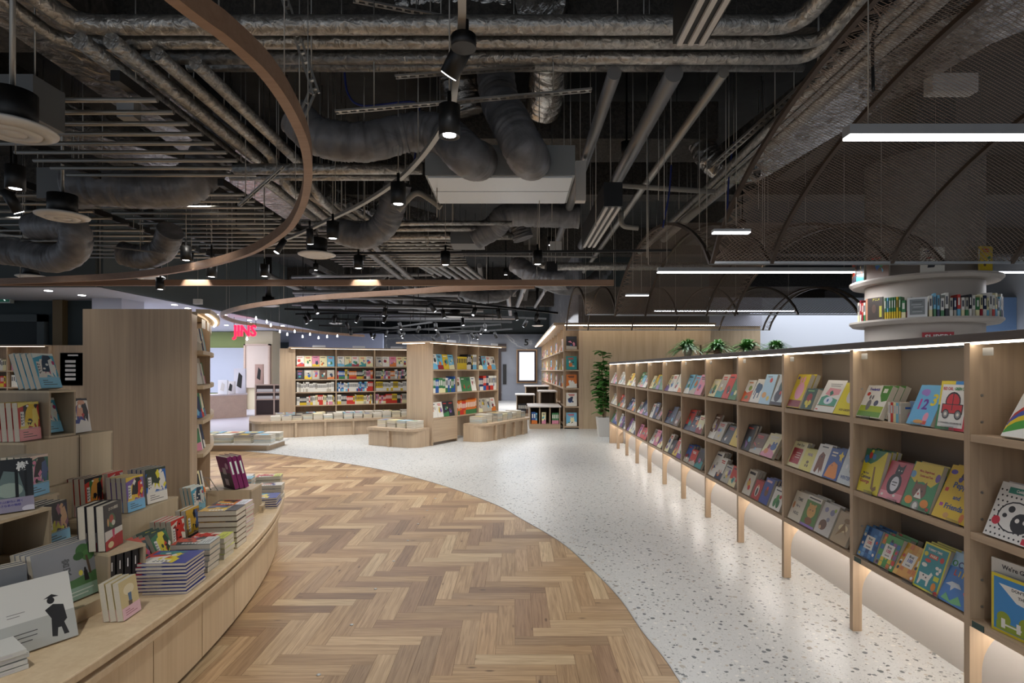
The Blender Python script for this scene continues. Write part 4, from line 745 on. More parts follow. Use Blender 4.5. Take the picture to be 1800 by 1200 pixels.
# bottom-left foreground
V = Vector
def cr(x, y, z, yaw, w, d, h, label, openf=False): return crate(V((x, y, 0)), 0, z, yaw, w, d, h, label, openf)
def stk(key, x, y, z, yaw, lean, n, label): stack(key, V((x, y, 0)), 0, z, yaw, lean, n, label)
def pl(key, x, y, yaw, n, label): h_ = B2[key][4] if yaw < -1 else 0; pile(key, V((x+h_, y, 0)), 0, ZC, yaw+(PI if yaw < -1 else 0), n, label)
Z2, Z3, Z4, Z5 = ZC+.232, ZC+.434, ZC+.676, ZC+.924
pl('white', -1.93, 1.83, -.6, 4, 'white booklet pile at the near end of the counter')
stk('white', -1.755, 2.085, ZC, 1.02, .38, 1, 'white picture book with a black hatted figure')
cr(-1.79, 2.20, ZC, 1.45, .27, .16, .058, 'low plywood riser under the grey tree book')
stk('tree', -1.84, 2.36, ZC+.06, 1.38, .18, 4, 'grey picture book with green tree and small dark figure')
stk('trees', -1.925, 2.055, ZC, .98, .10, 3, 'dark forest picture book behind the white one')
YW = 1.2
c1 = cr(-1.76, 2.46, ZC, YW, .17, .19, .232, 'open plywood crate holding black books at the counter edge', True)
for i in range(4):
    q = V((c1.x, c1.y, 0))+V((math.cos(YW), math.sin(YW), 0))*(.0165+.035*i)+V((-math.sin(YW), math.cos(YW), 0))*(.02)
    M = Matrix.Translation((q.x, q.y, ZC+.0145)) @ Matrix.Rotation(YW-PI/2, 4, 'Z') @ Matrix.Translation((-.065, 0, 0)) 
    put_book(B2['blackset'], M, 'black hardback with red band in the open crate, %s from the camera side' % ORD[i], 'paperback', 'black books in the open crate', 'paperback_book')
stk('blackfl', -1.79, 2.545, ZC+.234, 1.70, .05, 3, 'black novel with flower cover and red band on the crate')
stk('cream', -1.60, 2.38, ZC, 1.62, .14, 3, 'small cream book with pink band before the black books')
# leaning groups and piles along the counter
stk('greenyel', -1.80, 2.98, ZC, 1.55, .42, 3, 'green book with yellow figure leaning among the piles')
stk('darkgreen', -1.80, 2.80, ZC, 1.5, .40, 3, 'dark green book with pink shapes leaning beside the crate')
stk('redwhite', -1.88, 3.20, ZC, 1.60, .10, 4, 'red and cream book with yellow-green band in a standing row')
stk('browny', -1.89, 3.37, ZC, 1.60, .10, 2, 'brown book with golden figures beside the red one')
cr(-2.06, 2.97, ZC, 1.62, .56, .31, .246, 'square plywood crate under the blue and purple paperbacks')
stk('purp', -2.10, 3.16, ZC+.248, 1.5, .08, 4, 'purple paperback with orange figure and light blue band')
stk('bluejp', -2.11, 3.36, ZC+.248, 1.4, .08, 4, 'bright blue paperback with white and yellow figures')
stk('redkid', -2.27, 3.08, ZC+.248, 1.6, .06, 4, 'red and orange paperback standing behind the black novel')
stk('redwhite', -2.30, 3.29, ZC+.248, 1.6, .06, 3, 'cream paperback with red corner behind the purple one')
for (k_, x, y, n, lb) in [('bluekid', -1.745, 2.71, 9, 'blue art book'), ('darkgreen', -1.75, 2.955, 5, 'green and red book'), ('redwhite', -1.77, 3.15, 4, 'red and yellow-green book'), ('browny', -1.82, 3.35, 7, 'brown golden book'), ('redkid', -1.86, 3.56, 7, 'orange-edged book')]:
    pl(k_, x, y, -1.48, n, lb+' in a counter-edge pile')
cr(-2.12, 3.90, ZC, .12, .30, .22, .20, 'plywood crate holding up the tilted purple books')
J('magenta', .15, .235, .03, '#7a1f5c', [('r', 0, 0, 1, .5, '#3a1f2c'), ('r', .3, .1, .3, .2, '#b9a4a8'), ('e', .75, .72, .12, .1, '#c9a0b8'), ('r', .3, .45, .3, .2, '#b9a4a8')], hard=True, spine='#7a1f5c', right=True)
stk('magenta', -1.99, 3.97, ZC+.202, -.62, -.26, 3, 'purple hardback tilted on the plywood crate')
for (k_, x, y, n, lb) in [('bluekid', -2.02, 4.33, 5, 'navy-edged hardback'), ('whitered', -2.06, 4.58, 4, 'cream book with blue cover'), ('cyan', -2.27, 4.52, 6, 'turquoise book'), ('whitered', -2.40, 4.8, 5, 'white-spined book'), ('redwhite', -2.16, 4.80, 5, 'red striped book')]:
    pl(k_, x, y, -1.35, n, lb+' in a far-end counter pile')
stk('cyan', -2.26, 4.10, ZC, 1.45, .2, 3, 'light blue and white paperback row behind the purple books')
cr(-1.93, 4.07, ZC, .3, .12, .14, .05, 'small plywood tray at the far rounded end of the counter')
b_ = MB()
b_.tube([(-2.10, 3.93, ZC+.2025), (-2.13, 3.885, ZC+.30), (-2.06, 3.84, ZC+.30), (-2.03, 3.89, ZC+.2025)], .003, ALU, 6); b_.build('wire_easel', label='thin wire easel before the tilted purple hardbacks', cat='easel')
# stepped pyramid of crates on the left
cr(-2.02, 2.45, ZC, 1.5, .30, .30, .231, 'lower crate under the black and yellow books')
cr(-2.34, 2.44, ZC, 1.5, .30, .34, .231, 'hidden lower crate at the back of the pyramid')
cr(-2.39, 2.76, ZC, 1.5, .36, .30, .231, 'lower crate behind the red and orange paperbacks')
cr(-2.23, 2.60, Z2, 1.5, .17, .26, .201, 'crate step under the green and pink books')
cr(-2.36, 2.80, Z2, 1.5, .44, .30, .201, 'crate step below the slanted-shadow crate')
cr(-2.39, 2.77, Z3, 1.5, .32, .30, .241, 'wide closed crate under the topmost crate')
cr(-2.37, 3.10, Z3, 1.5, .23, .30, .241, 'crate with a slanted shadow beside the wide one')
cr(-2.40, 2.93, Z4, 1.5, .165, .29, .246, 'topmost open plywood crate with one book inside', True)
cr(-2.01, 2.14, ZC, 1.5, .28, .24, .231, 'low crate below the dark open crate')
cr(-1.99, 2.14, Z2, 1.5, .28, .22, .215, 'dark open crate under the forest novel', True)
stk('cyan', -2.44, 3.0, Z5+.002, 1.55, .30, 4, 'light blue paperback on top of the topmost crate')
stk('redyel', -2.42+.0, 2.845, Z4, 1.62, .08, 4, 'red and yellow paperback before the topmost crate')
stk('cyan', -2.45, 3.016, Z4+.013, 1.5, .30, 1, 'light blue paperback inside the topmost crate')
stk('whitered', -2.42, 3.19, Z4, 1.58, .16, 3, 'white, blue and red paperback beside the topmost crate')
stk('greenpink', -2.25, 2.69, Z3, 1.66, .03, 4, 'green and pink paperback with light blue band')
stk('blkyel', -2.08, 2.60, Z2, 1.6, .10, 4, 'black and yellow paperback with light blue band')
stk('root', -2.04, 2.30, Z2+.217, .95, .15, 2, 'dark forest novel with pale lettering and lilac band')

# ============================================================= CENTRE BOOKCASES
cats = {}
def spine_book(w, h, d, c1, c2, key=None):
    key = key or ('s', round(w, 3), round(h, 3), c1, c2)
    if key in _bk: return _bk[key]
    mb = MB(); A, B_ = hexc(c1), hexc(c2)
    mb.box(-w/2, w/2, 0, d, 0, h*.32, PRINT, B_); mb.box(-w/2, w/2, 0, d, h*.3205, h, PRINT, A)
    mb.face([(-w*.28, -.0006, h*.5), (w*.28, -.0006, h*.5), (w*.28, -.0006, h*.85), (-w*.28, -.0006, h*.85)], PRINT, hexc('#3a3a44') if sum(A) > 1.2 else hexc('#e6e2d8'))
    _bk[key] = mb.mesh('book'); return _bk[key]
def put_simple(me, M, label, cat, group, name):
    o = bpy.data.objects.new(name, me); C.objects.link(o); o.matrix_world = M; return tag(o, label, cat, group)
SP = ['#e6e2d8', '#e6e2d8', '#e9dfae', '#6fb3d2', '#c9392c', '#2c5aa0', '#d9b92e', '#d98aa2', '#b9b2a4', '#3e7d4c', '#2a2a30', '#d8772e']
def row_spines(M0, x0, x1, z, d, hmax, pal, rng, desc, cat, group, name, tw=(.02, .032), yo=.0):
    x = x0; j = 0; seq = []
    c1 = rng.choice(pal); c2 = rng.choice(pal); run = 0; h_ = hmax*rng.choice([.82, .9, .96]); w_ = rng.choice([tw[0], (tw[0]+tw[1])/2, tw[1]])
    while x+w_ < x1:
        if run <= 0: c1, c2 = rng.choice(pal), rng.choice(pal); run = rng.choice([1, 1, 2, 2, 3, 6]); h_ = hmax*rng.choice([.8, .88, .96]); w_ = rng.choice([tw[0], (tw[0]+tw[1])/2, tw[1]])
        put_simple(spine_book(w_, h_, d, c1, c2), M0 @ Matrix.Translation((x+w_/2, yo, z+.001)), '%s spined %s, %s %s' % (CN[c1], cat, ordn(j), desc), cat, group, name)
        x += w_+.0015; run -= 1; j += 1
def row_faces(M0, x0, x1, z, hmax, wbk, rng, desc, cat, group, name, pal, lean=.18, cnt=1, busy=3, gap=.006):
    x = x0+wbk/2; j = 0
    while x+wbk/2 < x1:
        base = rng.choice(pal); h_ = hmax; key = 'fc_%s_%.3f_%.3f_%d' % (base, wbk, h_, rng.randint(0, 9))
        bk = book_mesh(key, wbk, h_, .016, base, rand_art(rng, base, busy), single=True)
        for i in range(cnt):
            M = M0 @ Matrix.Translation((x, .02+i*.02, z+.001+.016*math.sin(lean))) @ Matrix.Rotation(-lean, 4, 'X')
            put_book(bk, M, '%s %s facing out, %s %s%s' % (CN[base], cat, ordn(j), desc, '' if cnt == 1 else ', copy '+ORD[i]), cat, group, name)
        x += wbk+gap; j += 1
def case(name, label, x, y, yaw, bays, bw, depth, levels, ztop, endw=None, over=.12, plinth=0, group=None, sign=True, back=True):
    o = thing(name, label, 'bookcase', (x, y, 0), yaw, group); M0 = Matrix.Translation((x, y, 0)) @ Matrix.Rotation(yaw, 4, 'Z'); L_ = bays*bw
    def bx(n_, *a, mt=OAKZ): b_ = MB(); b_.box(*a, mt); q = bpy.data.objects.new(n_, b_.mesh(n_)); C.objects.link(q); q.parent = o; return q
    bx('end_panel', -.03, 0, -.02, depth, 0, ztop-.03); bx('end_panel', L_, L_+.03, 0, depth, 0, ztop-.03)
    for i in range(1, bays): bx('divider', i*bw-.012, i*bw+.012, 0, depth-.01, 0, ztop-.03)
    if back: bx('back_panel', 0, L_, depth-.012, depth, 0, ztop-.03)
    for i in range(bays):
        for z in levels: bx('shelf_board', i*bw+.0125 if i else 0.0005, (i+1)*bw-.0125 if i < bays-1 else L_-.0005, .0, depth-.0125, z-.025, z, mt=OAKX)
    bx('canopy', -.03-over, L_+.03+over*.6, -.14, depth+.1, ztop-.029, ztop, mt=OAKX)
    bx('light_strip', -over+.02, L_, -.10, -.08, ztop-.034, ztop-.0295, mt=LEDD)
    if over: bx('light_strip', -over+.01, -over+.03, .05, depth-.03, ztop-.036, ztop-.0295, mt=LEDW)
    if sign:
        for i in range(bays): bx('shelf_sign', i*bw+.4*bw, i*bw+.72*bw, -.139, -.11, ztop+.0005, ztop+.05, mt=flat('card_sign', '#c9cbd0', .5) if 'card_sign' not in bpy.data.materials else bpy.data.materials['card_sign'])
    return o, M0
# case A: long one, almost facing the camera
A_ = Vector((-5.13, 13.3)); yawA = .42
levA = [.62, .93, 1.23, 1.53]
ca, MA = case('central_bookcase', 'long oak bookcase of comics with open curved bench in front', A_.x, A_.y, yawA, 4, .915, .30, levA, 1.98)
b_ = MB(); b_.box(-.34, -.031, -.02, .32, 0, 1.95, OAKZ); q = bpy.data.objects.new('end_column', b_.mesh('end_column')); C.objects.link(q); q.parent = ca
rA = random.Random(31)
comic = ['#e6e2d8', '#e6e2d8', '#e9dfae', '#6fb3d2', '#d98aa2', '#b9b2a4', '#e9dfae', '#e6e2d8', '#b9b2a4', '#e6e2d8']
for bay in range(3):
    x0, x1 = bay*.915+.03, (bay+1)*.915-.03; bn = ['end', 'middle', 'third'][bay]
    row_faces(MA, x0, x1, levA[3], .25, .165, rA, 'on the top shelf, %s bay' % bn, 'comic book', 'comics on the long central bookcase', 'comic_book', comic)
    if bay == 0: row_faces(MA, x0, x1, levA[2], .22, .165, rA, 'on the second shelf, %s bay' % bn, 'comic book', 'comics on the long central bookcase', 'comic_book', ['#2a2a30', '#b9b2a4', '#6b4a34'])
    else: row_spines(MA, x0, x1, levA[2], .12, .24, SP, rA, 'on second shelf, %s bay' % bn, 'comic book', 'comics on the long central bookcase', 'comic_book', yo=.02, tw=(.018, .028))
    row_spines(MA, x0, x1, levA[1], .12, .24, ['#e6e2d8', '#e6e2d8', '#dcdcdc' if False else '#b9b2a4'] if bay == 0 else ['#2c5aa0', '#c9392c', '#e6e2d8', '#6fb3d2'] if bay == 1 else ['#e6e2d8', '#d9b92e', '#e6e2d8'], rA, 'on third shelf, %s bay' % bn, 'comic book', 'comics on the long central bookcase', 'comic_book', yo=.02, tw=(.02, .028))
    row_spines(MA, x0, x1, levA[0], .12, .24, ['#e9dfae', '#2a2a30', '#d98aa2', '#e6e2d8', '#d9b92e', '#b9b2a4', '#e6e2d8', '#c9392c'], rA, 'on bottom shelf, %s bay' % bn, 'comic book', 'comics on the long central bookcase', 'comic_book', yo=.02, tw=(.02, .028))
# benches: rounded plan with vertical ribs
def bench(name, label, LF, loc, z, group, tabs, fa, fb):
    pts = [LF(*p) for p in loc]; ex = [LF(a-(.055 if a < fa else 0), b2-(.055 if b2 < fb else 0)) for a, b2 in loc]
    o = thing(name, label, 'display bench', (pts[0][0], pts[0][1], 0), 0, group)
    b_ = MB(); b_.prism(pts, .0, z-.045, OAKZ); b_.build('carcass', o)
    b_ = MB(); b_.prism(ex, z-.044, z, OAKX); b_.build('top_board', o)
    for (x, y, yaw) in tabs:
        b_ = MB(M=Matrix.Translation((x, y, 0)) @ Matrix.Rotation(yaw, 4, 'Z')); b_.box(-.022, .022, -.055, .0, 0.002, z-.046, OAKX); b_.build('rib', o)
    return o
def rnd(poly, r_, which):
    out = []
    for i, p in enumerate(poly):
        if i not in which: out.append(p); continue
        p = Vector(p); a = (Vector(poly[i-1])-p).normalized(); b2 = (Vector(poly[(i+1) % len(poly)])-p).normalized()
        for k in range(7):
            t = k/6; s_ = p+a*r_; e = p+b2*r_; out.append(tuple((1-t)**2*s_+2*t*(1-t)*p+t*t*e))
    return out
uA = Vector((math.cos(yawA), math.sin(yawA))); vA = Vector((-uA.y, uA.x))
def LA(a, b_): q = A_+uA*a+vA*b_; return (q.x, q.y)
tA = [(*LA(x, -1.12), yawA) for x in (-.05, .55, 1.15, 1.75, 2.35)]+[(*LA(-.92, -.4), yawA-PI/2)]
bench('curved_display_bench', 'low oak bench with rounded corner before the long bookcase', LA, rnd([(-.92, -1.12), (3.0, -1.12), (3.0, -.15), (-.4, -.15), (-.4, .6), (-.92, .6)], .55, [0]), .36, 'oak display benches', tA, -.6, -.6)
def pile_simple(x, y, z, yaw, n, t, w_, d_, rng, desc, group, cat='book', name='piled_book'):
    for i in range(n):
        base = rng.choice(['#e6e2d8', '#b9b2a4', '#e6e2d8', '#6fb3d2', '#e9dfae', '#e6e2d8', '#2a2a30']); key = ('pl', base, round(w_, 3), round(d_, 3), round(t, 3))
        if key not in _bk:
            mb = MB(); mb.box(-w_/2, w_/2, -d_/2, d_/2, t*.85, t, PRINT, hexc(base)); mb.box(-w_/2+.002, w_/2-.002, -d_/2+.002, d_/2-.002, t*.12, t*.849, PAGES); mb.box(-w_/2, w_/2, -d_/2, d_/2, 0, t*.119, PRINT, hexc(base))
            mb.face([(-w_*.3, -d_*.3, t+.0005), (w_*.25, -d_*.35, t+.0005), (w_*.3, d_*.2, t+.0005), (-w_*.2, d_*.3, t+.0005)], PRINT, hexc(rng.choice(SP))); _bk[key] = mb.mesh('book')
        o = put_simple(_bk[key], Matrix.Translation((x, y, z+.001+i*(t+.001))) @ Matrix.Rotation(yaw+rng.uniform(-.04, .04), 4, 'Z'), '%s book, %s in the %s' % (CN[base], ORD[i]+' up', desc), cat, group, name)
k = 0
for i in range(15):
    a = -.45+.215*i; q = LA(a, -.93); pile_simple(q[0], q[1], .36, yawA, rA.choice([3, 4]), .032, .19, .26, rA, '%s front pile on the long bench' % ordn(i), 'piles on the long bench', 'bench book')
    if i < 14: q = LA(a+.1, -.55); pile_simple(q[0], q[1], .36, yawA, 4, .032, .19, .26, rA, '%s back pile on the long bench' % ordn(i), 'piles on the long bench', 'bench book')
# case B: centre-right, end panel toward the camera
B_ = Vector((-1.58, 10.9)); yawB = 1.075
cb, MBx = case('central_bookcase', 'oak bookcase with broad glowing end panel in the hall centre', B_.x, B_.y, yawB, 3, .833, .60, [.52, 1.0, 1.46], 1.99, over=.2, back=False)
b_ = MB(); b_.box(.0, .81, -.025, -.002, .06, .49, OAKX); q = bpy.data.objects.new('drawer_front', b_.mesh('drawer_front')); C.objects.link(q); q.parent = cb
for i in range(3):
    for sgn_ in (0, 1):
        a0 = i*.833+.014; poly = [(a0, 1.957), (a0+.80, 1.957), (a0+.80, 1.48)] + ([] if sgn_ == 0 else [])
        poly = [(a0+.40, 1.4605), (a0+.805, 1.4605), (a0+.805, 1.955), (a0, 1.955)]+[(a0+.40*math.sin(t*PI/16)**1, 1.955-.30*(1-math.cos(t*PI/16))) for t in range(1, 8)]
        if sgn_ == 0: b_ = MB(); b_.prism(poly, .29, .30, OAKX, ax='y'); q = bpy.data.objects.new('middle_panel', b_.mesh('middle_panel')); C.objects.link(q); q.parent = cb
rB = random.Random(17)
for bay in range(3):
    x0, x1 = bay*.833+.03, (bay+1)*.833-.03; bn = ['nearest', 'middle', 'farthest'][bay]
    for li, z in enumerate([.52, 1.0, 1.46]):
        ds = 'on %s shelf, %s bay, glowing-end bookcase' % (['bottom', 'middle', 'top'][li], bn)
        pal = [['#1f2c4f', '#2a2a30', '#2a2a30', '#e6e2d8'], ['#c9392c', '#d8772e', '#3e7d4c'], ['#e6e2d8', '#b9b2a4']][bay] if li == 0 else [['#2c5aa0', '#3e7d4c', '#e6e2d8', '#e9dfae'], ['#e6e2d8', '#c9392c', '#3e7d4c', '#d98aa2'], ['#2c5aa0', '#e6e2d8', '#1f2c4f', '#c9392c']][bay] if li == 1 else ['#e6e2d8', '#d9b92e', '#e6e2d8', '#2a2a30', '#6fb3d2']
        if (bay+li) % 2 == 0: row_faces(MBx, x0, x1, z, .30, .185, rB, ds, 'magazine', 'magazines on the glowing-end bookcase', 'magazine', pal, lean=.2, cnt=2)
        else: row_spines(MBx, x0, x1, z, .2, .33, pal, rB, ds, 'magazine', 'magazines on the glowing-end bookcase', 'magazine', tw=(.035, .06), yo=.02)
uB = Vector((math.cos(yawB), math.sin(yawB))); vB = Vector((-uB.y, uB.x))
def LB(a, b_): q = B_+uB*a+vB*b_; return (q.x, q.y)
bench('rounded_display_bench', 'short oak bench with rounded corner before the glowing end panel', LB, rnd([(-.50, .02), (-.06, .02), (-.06, 1.15), (-.50, 1.15)], .3, [0]), .35, 'oak display benches', [(*LB(-.50, .62), yawB-PI/2)], -.3, -9)
bench('rounded_display_bench', 'oak bench along the aisle side of the glowing-end bookcase', LB, rnd([(.84, -.62), (3.0, -.62), (3.0, -.15), (.84, -.15)], .32, [0, 1]), .36, 'oak display benches', [(*LB(x, -.62), yawB) for x in (1.3, 1.7, 2.1, 2.5)], -9, -.4)
for i in range(4):
    q = LB(-.27, .2+.24*i); pile_simple(q[0], q[1], .35, yawB-PI/2, 4, .034, .2, .26, rB, '%s pile of the short bench' % ORD[i], 'piles on the short bench', 'bench book')
for i in range(9):
    q = LB(1.06+.215*i, -.37); pile_simple(q[0], q[1], .36, yawB, 4+i % 2, .034, .19, .3, rB, '%s pile of the aisle bench' % ORD[i], 'piles on the aisle bench', 'aisle book')
# low platform with magazines at the parquet edge
pf = thing('low_platform', 'low white-topped platform with magazines at the parquet edge', 'platform', (-5.2, 10.35, 0))
b_ = MB(); b_.box(-6.6, -4.45, 10.2, 11.0, .001, .10, OAKX); b_.build('base', pf)
b_ = MB(); b_.box(-6.65, -4.38, 10.14, 11.05, .101, .125, WHITEM); b_.build('top_board', pf)
for i in range(6):
    for j in range(2): pile_simple(-6.35+.36*i, 10.35+.36*j, .125, .1, 5, .03, .3, .26, rB, '%s pile, %s row of the low platform' % (ORD[i], ['front', 'back'][j]), 'magazine piles on the low platform', 'platform magazine', 'piled_magazine')

# left background bookcase
cl_, ML = case('side_bookcase', 'lit oak bookcase by the dark door with white sets', -10.62, 11.0, 0, 2, .80, .32, [.55, .82, 1.12, 1.44], 1.93, over=0, sign=False)
b_ = MB(); b_.box(1.632, 2.3, .05, .4, 0, 1.93, OAKZ); q = bpy.data.objects.new('side_cabinet', b_.mesh('side_cabinet')); C.objects.link(q); q.parent = cl_
b_ = MB(); b_.box(1.8, 2.28, .035, .049, 1.15, 1.78, flat('teal_poster', '#4a8a96', .5)); q = bpy.data.objects.new('poster', b_.mesh('poster')); C.objects.link(q); q.parent = cl_

for i in range(5): b_.box(1.9, 2.1, .031, .0345, 1.25+.085*i, 1.3+.085*i, WHITEM)
b_.box(1.95, 2.15, .031, .0345, 1.72, 1.75, WHITEM); q = bpy.data.objects.new('poster_print', b_.mesh('poster_print')); C.objects.link(q); q.parent = cl_
for bay in range(2):
    for li, z in enumerate([.55, .82, 1.12, 1.44]):
        row_spines(ML, bay*.8+.05, bay*.8+.76, z, .14, .24, [['#b9b2a4', '#e6e2d8'], ['#e6e2d8', '#6fb3d2', '#c9392c'], ['#e6e2d8'] if bay else ['#d9b92e', '#c9392c'], ['#e6e2d8', '#e9dfae', '#d98aa2', '#e6e2d8']][li], rB, 'on %s shelf up, %s bay, door-side bookcase' % (ORD[li], ['outer', 'inner'][bay]), 'paperback novel', 'sets in the door-side bookcase', 'shelf_novel', tw=(.026, .036), yo=.04)
bn_ = MB(); bn_.box(-10.9, -9.0, 10.2, 10.8, 0, .42, OAKZ); bn_.build('low_table', label='low oak table before the door-side bookcase', cat='table')
for i in range(7): pile_simple(-10.7+.26*i, 10.4, .42, 0, 5, .03, .19, .26, rB, '%s pile on the low door-side table' % ORD[i], 'piles on the door-side table', 'table book')

# ============================================================= BACK RIGHT WALL SHELF
wb = thing('wall_bookcase', 'deep wall bookcase along the oak wall with slanting canopy light', 'bookcase', (1.5, 14.0, 0))
zl = [.06, .55, 1.0, 1.45, 1.95]
b_ = MB(); b_.box(1.575, 1.679, 14.0, 14.31, 0, 2.56, OAKZ); b_.build('end_panel', wb)
b_ = MB(); b_.box(.93, 4.82, 13.62, 14.0, 2.53, 2.58, OAKX); b_.build('front_canopy', wb)
b_ = MB(); b_.box(.93, 1.58, 14.001, 26.9, 2.53, 2.58, OAKY); b_.build('canopy', wb)
b_ = MB(); b_.box(.95, .99, 14.0, 26.5, 2.505, 2.529, LEDW); b_.build('light_strip', wb)
b_ = MB(); b_.box(1.2, 4.8, 13.66, 13.69, 2.512, 2.529, LEDW); b_.build('light_strip', wb)
for z in zl:
    b_ = MB(); b_.box(1.22, 1.574, 14.0, 26.8, z-.03, z, OAKY); b_.build('shelf_board', wb)
for y in [14.3+i*1.2 for i in range(11)]:
    b_ = MB(); b_.box(1.24, 1.5749, y-.012, y+.012, .0, 2.529, OAKZ); b_.build('divider', wb)
b_ = MB(); b_.box(1.19, 1.219, 13.99, 14.02, 0, 2.529, OAKZ); b_.build('end_post', wb)
rW = random.Random(44); pw = ['#e6e2d8', '#6fb3d2', '#d9b92e', '#c9392c', '#3e7d4c', '#2c5aa0', '#d98aa2', '#e6e2d8', '#e9dfae', '#d8772e']
for li, z in enumerate(zl):
    base = ['#6fb3d2', '#e6e2d8', '#d8772e', '#2c8f8f', '#2a2a30'][li]
    bk = book_mesh('wf%d' % li, .26, .33, .03, base, rand_art(rW, base, 4), single=True)
    put_book(bk, Matrix.Translation((1.40, 14.03, z+.008)) @ Matrix.Rotation(-.12, 4, 'X'), '%s large book facing the hall, %s shelf of the oak wall end' % (CN[base], ORD[li]), 'album', 'albums at the oak wall end', 'large_book')
    MW = Matrix.Translation((1.26, 26.6, 0)) @ Matrix.Rotation(-PI/2, 4, 'Z')
    for bay in range(10):
        if bay < 5 and li < 2: continue
        if li == 0: continue
        yb = 14.3+1.2*bay; MW = Matrix.Translation((1.27, yb+1.18, 0)) @ Matrix.Rotation(-PI/2, 4, 'Z')
        if bay % 2 == 0 or bay > 5: row_spines(MW, .04, 1.12, z, .2, .34, pw, rW, '%s shelf, %s bay, wall bookcase' % (ORD[li], ORD[bay]), 'boxed book', 'books on the deep wall bookcase', 'wall_book', tw=(.07, .11))
        else: row_faces(MW, .04, 1.12, z, .30, .22, rW, '%s shelf, %s bay, wall bookcase' % (ORD[li], ORD[bay]), 'boxed book', 'books on the deep wall bookcase', 'wall_book', pw)
# stepped low shelves in front of it
def lowcase(x0, x1, y0, y1, z, n, label, pal, seed):
    o = thing('low_bookcase', label, 'low bookcase', (x0, y0, 0)); q = random.Random(seed)
    b_ = MB(); b_.box(x0, x1, y0, y1, 0, .12, OAKX); b_.build('plinth', o)
    b_ = MB(); b_.box(x0-.04, x1+.02, y0-.03, y1, z-.03, z, flat('pale_top', '#cfc8c2', .5) if 'pale_top' not in bpy.data.materials else bpy.data.materials['pale_top']); b_.build('top_board', o)
    b_ = MB(); b_.box(x0, x1, y1-.03, y1-.001, .12, z-.031, OAKZ); b_.build('back_panel', o)
    W1 = (x1-x0)/n
    for i in range(n+1):
        b_ = MB(); xx = x0+i*W1; xx = min(max(xx, x0+.012), x1-.012); b_.box(xx-.012, xx+.012, y0, y1-.031, .121, z-.031, OAKZ); b_.build('divider', o)
    for i in range(n):
        if i == 1: row_faces(Matrix.Translation((0, y0, 0)), x0+i*W1+.05, x0+(i+1)*W1-.03, 0.122, min(.28, z-.18), min(.2, W1*.4), q, 'in %s bay of the %s' % (ORD[i], label.split(' with')[0]), 'kids book', 'books in the stepped low shelves', 'low_shelf_book', pal, lean=.08)
        else: row_spines(Matrix.Translation((0, y0, 0)), x0+i*W1+.05, x0+(i+1)*W1-.03, .122, .2, min(.3, z-.19), pal, q, 'in %s bay of the %s' % (ORD[i], label.split(' with')[0]), 'kids book', 'books in the stepped low shelves', 'low_shelf_book', tw=(.03, .05), yo=.02)
lowcase(.36, 1.12, 14.0, 15.2, .56, 3, 'front step shelf with pale top', pw, 3)
lowcase(.68, 1.12, 15.3, 16.4, .88, 1, 'middle step shelf with pale top', pw, 4)
lowcase(.35, 1.12, 18.6, 19.6, .93, 2, 'rear step shelf with pale top', ['#2a2a30', '#1f2c4f', '#e6e2d8'], 5)
lowcase(.05, .60, 17.4, 18.4, .70, 1, 'small end step shelf with pale top', ['#2a2a30', '#6b4a34'], 6)

# ============================================================= LEFT SHOP FITTINGS
sc = thing('shop_counter', 'blushed oak counter block in the white shop', 'counter', (-9.3, 16, 0))
b_ = MB(); b_.prism([(-10.6, 14.3), (-8.3, 17.6), (-8.6, 18.2), (-11.3, 15.2)], .0, .68, PINKO); b_.build('carcass', sc)
b_ = MB(); b_.prism([(-10.62, 14.25), (-8.27, 17.6), (-8.6, 18.25), (-11.35, 15.2)], .681, .72, flat('white_top', '#d8cfd2', .4)); b_.build('top_board', sc)
dc = thing('drawer_cabinet', 'cabinet with dark drawers and white fronts in the white shop', 'cabinet', (-8.2, 18, 0))
M_c = Matrix.Translation((-8.15, 17.85, 0)) @ Matrix.Rotation(.3, 4, 'Z')
b_ = MB(M=M_c); b_.box(0, 1.1, .05, .6, 0, .98, DBROWN); b_.build('carcass', dc)
for (x0, x1, z0, z1) in [(-.01, .03, 0, 1.0), (.53, .57, 0, 1.0), (1.08, 1.12, 0, 1.0)]: b_ = MB(M=M_c); b_.box(x0, x1, .0, .049, z0, z1, PINKO); b_.build('upright', dc)
for z in (.0, .5, .72, .96):
    b_ = MB(M=M_c); b_.box(.031, .529, .002, .049, z, z+.035, PINKO); b_.build('rail', dc)
    b_ = MB(M=M_c); b_.box(.571, 1.079, .002, .049, z, z+.035, PINKO); b_.build('rail', dc)
    if z > .4 and z < .9:
        for x in (.05, .59): b_ = MB(M=M_c); b_.box(x, x+.46, .0, .048, z+.04, z+.13, WHITEM); b_.build('drawer', dc)
dr = thing('drawer_unit', 'white stepped display drawers beside the central bookcase', 'drawer unit', (-7.9, 19.2, 0))
for i in range(5): b_ = MB(); b_.box(-8.0, -6.9, 19.2, 19.8, .1+.17*i, .21+.17*i, WHITEM); b_.build('drawer', dr)
b_ = MB(); b_.box(-8.0, -6.9, 19.3, 19.8, .0, .98, DBROWN); b_.build('carcass', dr)
tw_ = thing('packing_shelf', 'beige shelf tower with small white boxes behind the white drawers', 'shelf', (-7.5, 20, 0))
b_ = MB(); b_.box(-8.0, -6.9, 20.2, 20.6, 0, 1.7, PINKO); b_.build('carcass', tw_)
for z in (1.35, 1.55): b_ = MB(); b_.box(-7.75, -7.1, 20.12, 20.199, z, z+.1, WHITEM); b_.build('white_box', tw_)
